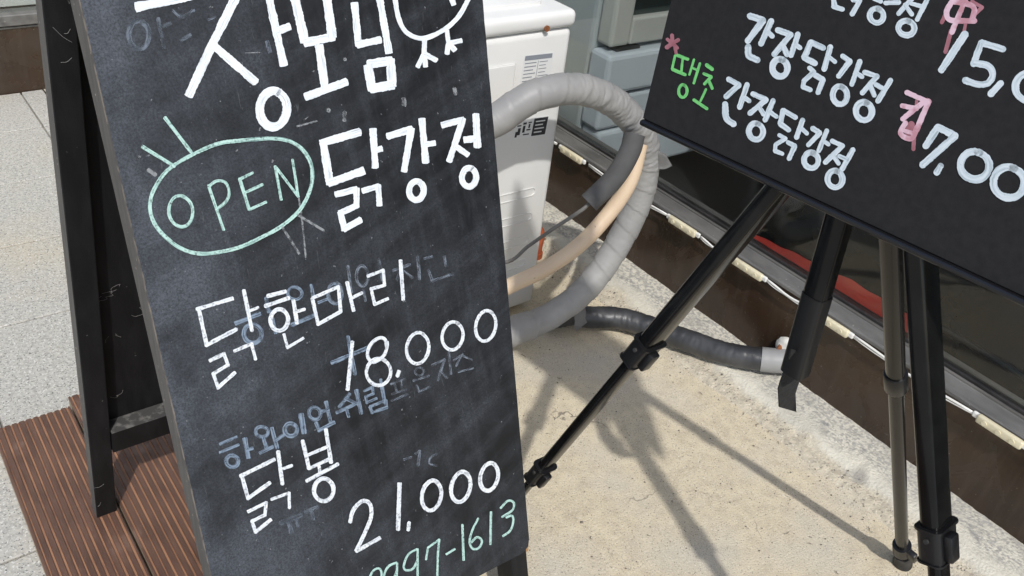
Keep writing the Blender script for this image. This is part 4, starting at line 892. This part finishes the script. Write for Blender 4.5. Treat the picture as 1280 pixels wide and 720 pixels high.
# ================================================================== wrapped refrigerant line loop
pl = thing('pipe_loop', 'thick grey tape wrapped pipe looping out of the air conditioner unit', 'pipe', (1.2, 1.25, 0))
pp = [(620, 150, 1.27), (670, 119, 1.25), (726, 112, 1.24), (775, 134, 1.235), (806, 180, 1.235), (800, 245, 1.235), (768, 312, 1.235), (728, 365, 1.24), (682, 398, 1.25), (640, 414, 1.255)]
P = [Vector((.90, 1.315, .50)), Vector((.925, 1.295, .565))] + [ony(x, y, d) for x, y, d in pp] + [Vector((.99, 1.265, .062)), Vector((.90, 1.29, .055))]
for q in P: q.z = max(q.z, .036)
path = resample(catmull(P, 14), .0024)
def wrap_r(r, pit, step, crk=.0012):
    def f(s, a):
        ph = (s / pit + a / (2 * math.pi)) % 1.0
        return r + step * ph + crk * noise.noise(Vector((s * 60, math.cos(a) * 2, math.sin(a) * 2))) + .0009 * noise.noise(Vector((s * 260, math.cos(a) * 1.2, math.sin(a) * 1.2)))
    return f
def hose_r(s, a):
    bend = max(.10, min(1, 1.6 * (1 - abs(s - .52) / .30)))           # tape creases where the loop turns
    ph = (s / .055 + a / (2 * math.pi)) % 1.0
    n1 = -(1 - abs(noise.noise(Vector((s * 62 + 1.3 * math.sin(a), math.cos(a) * .9, math.sin(a) * .9))))) ** 7 - .6 * (1 - abs(noise.noise(Vector((s * 110 - 1.1 * math.cos(a), math.cos(a) * 1.2, 9 + math.sin(a) * 1.2))))) ** 8
    return .0305 + .0017 * ph + bend * .0021 * n1 + (.0030 if s > 1.17 else 0) + .0007 * noise.noise(Vector((s * 48, math.cos(a) * 1.6, math.sin(a) * 1.6))) + .0006 * noise.noise(Vector((s * 14, math.cos(a), math.sin(a)))) + .0004 * noise.noise(Vector((s * 200, math.cos(a) * 2, math.sin(a) * 2)))
bm = BM(); tube(bm, path, hose_r, 32); o = obj('wrapped_hose', bm, M_wrap, pl); smooth_by_angle(o, 40)
# loose tape end
bm = BM(); rows = []
for k in range(7):
    uu = k / 6; row = []
    for q in range(5):
        vv = q / 4; top = Vector((818 + 14 * uu, 187 + 5 * uu)); bot = Vector((820 + 20 * uu, 210 - 3 * uu + 3 * math.sin(uu * 3.1))); p2 = top.lerp(bot, vv)
        row.append(bm.verts.new(ony(p2.x, p2.y, 1.212 - .010 * math.sin(2.2 * uu) - .004 * vv)))
    rows.append(row)
for A, B in zip(rows, rows[1:]):
    for q in range(4): bm.faces.new((A[q], A[q + 1], B[q + 1], B[q]))
bmesh.ops.solidify(bm, geom=list(bm.faces), thickness=.0008); obj('tape_end', bm, M_wrap, pl, smooth=True)
bm = BM(); rows = []
for q, (dx, dz) in enumerate(((.0, .012), (.004, .0), (.006, -.014), (.003, -.028), (.008, -.040))):
    c = ony(722, 388, 1.225) + Vector((dx, -.004 * q, dz)); rows.append([bm.verts.new(c + Vector((.8, .1, .25)).normalized() * t) for t in (-.020, .0, .018)])
for A, B in zip(rows, rows[1:]):
    for k in range(2): bm.faces.new((A[k], A[k + 1], B[k + 1], B[k]))
bmesh.ops.solidify(bm, geom=list(bm.faces), thickness=.001); obj('tape_end', bm, M_wrap, pl, smooth=True)
# foam sleeve, bare drain pipe and cable leaving the wrap
fm = [ony(793, 168, 1.20), ony(787, 190, 1.19), ony(768, 222, 1.19), ony(736, 254, 1.20)]
bm = BM(); tube(bm, resample(catmull(fm, 10), .006), .0225, 20); smooth_by_angle(obj('foam_sleeve', bm, M_foam, pl), 50)
bg_ = [ony(800, 180, 1.21), ony(788, 225, 1.19), ony(765, 262, 1.19), ony(728, 303, 1.195), ony(685, 334, 1.215), ony(640, 356, 1.245), Vector((.98, 1.28, .165))]
bm = BM(); tube(bm, resample(catmull(bg_, 10), .008), .0172, 20); smooth_by_angle(obj('drain_pipe', bm, M_beige, pl), 50)
cb = [fm[-1] + Vector((.006, .0, .004)), ony(728, 262, 1.20), ony(690, 287, 1.235), ony(660, 308, 1.27), ony(632, 328, 1.30), Vector((1.0, 1.36, .235))]
bm = BM(); tube(bm, resample(catmull(cb, 8), .01), .0042, 10); obj('cable', bm, M_cable, pl, smooth=True)
# black taped hose along the ground into the wall
hz = thing('black_hose', 'black tape wrapped hose lying on the concrete and entering the brown kick panel', 'hose', (1.45, 1.1, 0))
hp = [Vector((1.22, 1.29, .040)), Vector((1.30, 1.272, .040))] + [onz(x, y, .038) for x, y in ((730, 396), (780, 399), (840, 419), (900, 444))] + [onx(950, 455, 1.555), onx(985, 458, 1.60), Vector((1.64, .862, .062))]
hp = [Vector((q.x, q.y, max(q.z, .032 + max(0, (q.x - 1.44)) * .25))) for q in hp]
hpath = resample(catmull(hp, 12), .004)
bm = BM(); tube(bm, hpath, lambda s, a: .0268 + .0007 * ((s / .03 + a / 6.283) % 1) + .0016 * noise.noise(Vector((s * 150 + 1.5 * math.sin(a + 1), math.cos(a) * 1.3, math.sin(a) * 1.3))) + .0015 * noise.noise(Vector((s * 18, math.cos(a), math.sin(a)))), 28); smooth_by_angle(obj('hose', bm, M_blackwrap, hz), 40)
cuff = [q for q in hpath if 1.553 < q.x < 1.606]
bm = BM(); tube(bm, cuff, lambda s, a: .0288 + .0006 * noise.noise(Vector((s * 90, a, 0))), 24); smooth_by_angle(obj('tape_cuff', bm, M_cuff, hz), 50)
bm = BM(); c = onx(982, 434, 1.603); bmesh.ops.create_icosphere(bm, subdivisions=3, radius=.026)
for v in bm.verts: v.co = Vector((v.co.x * .55, v.co.y, v.co.z * .95)) + noise.noise_vector(v.co * 70) * .004 + c
obj('foam_plug', bm, M_pu, hz, smooth=True, label='lump of white expanding foam at the wall hole')
bm = BM(); c2 = onx(974, 436, 1.585); bmesh.ops.create_icosphere(bm, subdivisions=2, radius=.008)
for v in bm.verts: v.co = Vector((v.co.x, v.co.y * .7, v.co.z * 1.3)) + noise.noise_vector(v.co * 150) * .003 + c2
obj('foam_crust', bm, M_rust, hz, smooth=True)
# orange plastic piece beside the unit
oc = thing('orange_pipe', 'short orange plastic pipe standing behind the air conditioner unit', 'pipe', (1.375, 1.60, 0))
ob = onz(684, 281, .0); P = [Vector((1.31, 1.58, .002)), Vector((1.312, 1.58, .05)), Vector((1.318, 1.585, .085)), Vector((1.30, 1.59, .10)), Vector((1.275, 1.592, .102))]
sh = Vector((0, 0, 0)); qx = ony(684, 268, 1.58); sh = Vector((qx.x - 1.312 - .022, 0, -.016)); P = [p + sh for p in P]
bm = BM(); tube(bm, resample(catmull(P, 8), .006), lambda s, a: .017 if s > .012 else .021, 16); smooth_by_angle(obj('bend', bm, M_orange, oc), 50)
bm = BM(); tube(bm, [P[0] + EZ * .012, P[0] + EZ * .030], .0215, 16); smooth_by_angle(obj('ring', bm, M_orange, oc), 50)
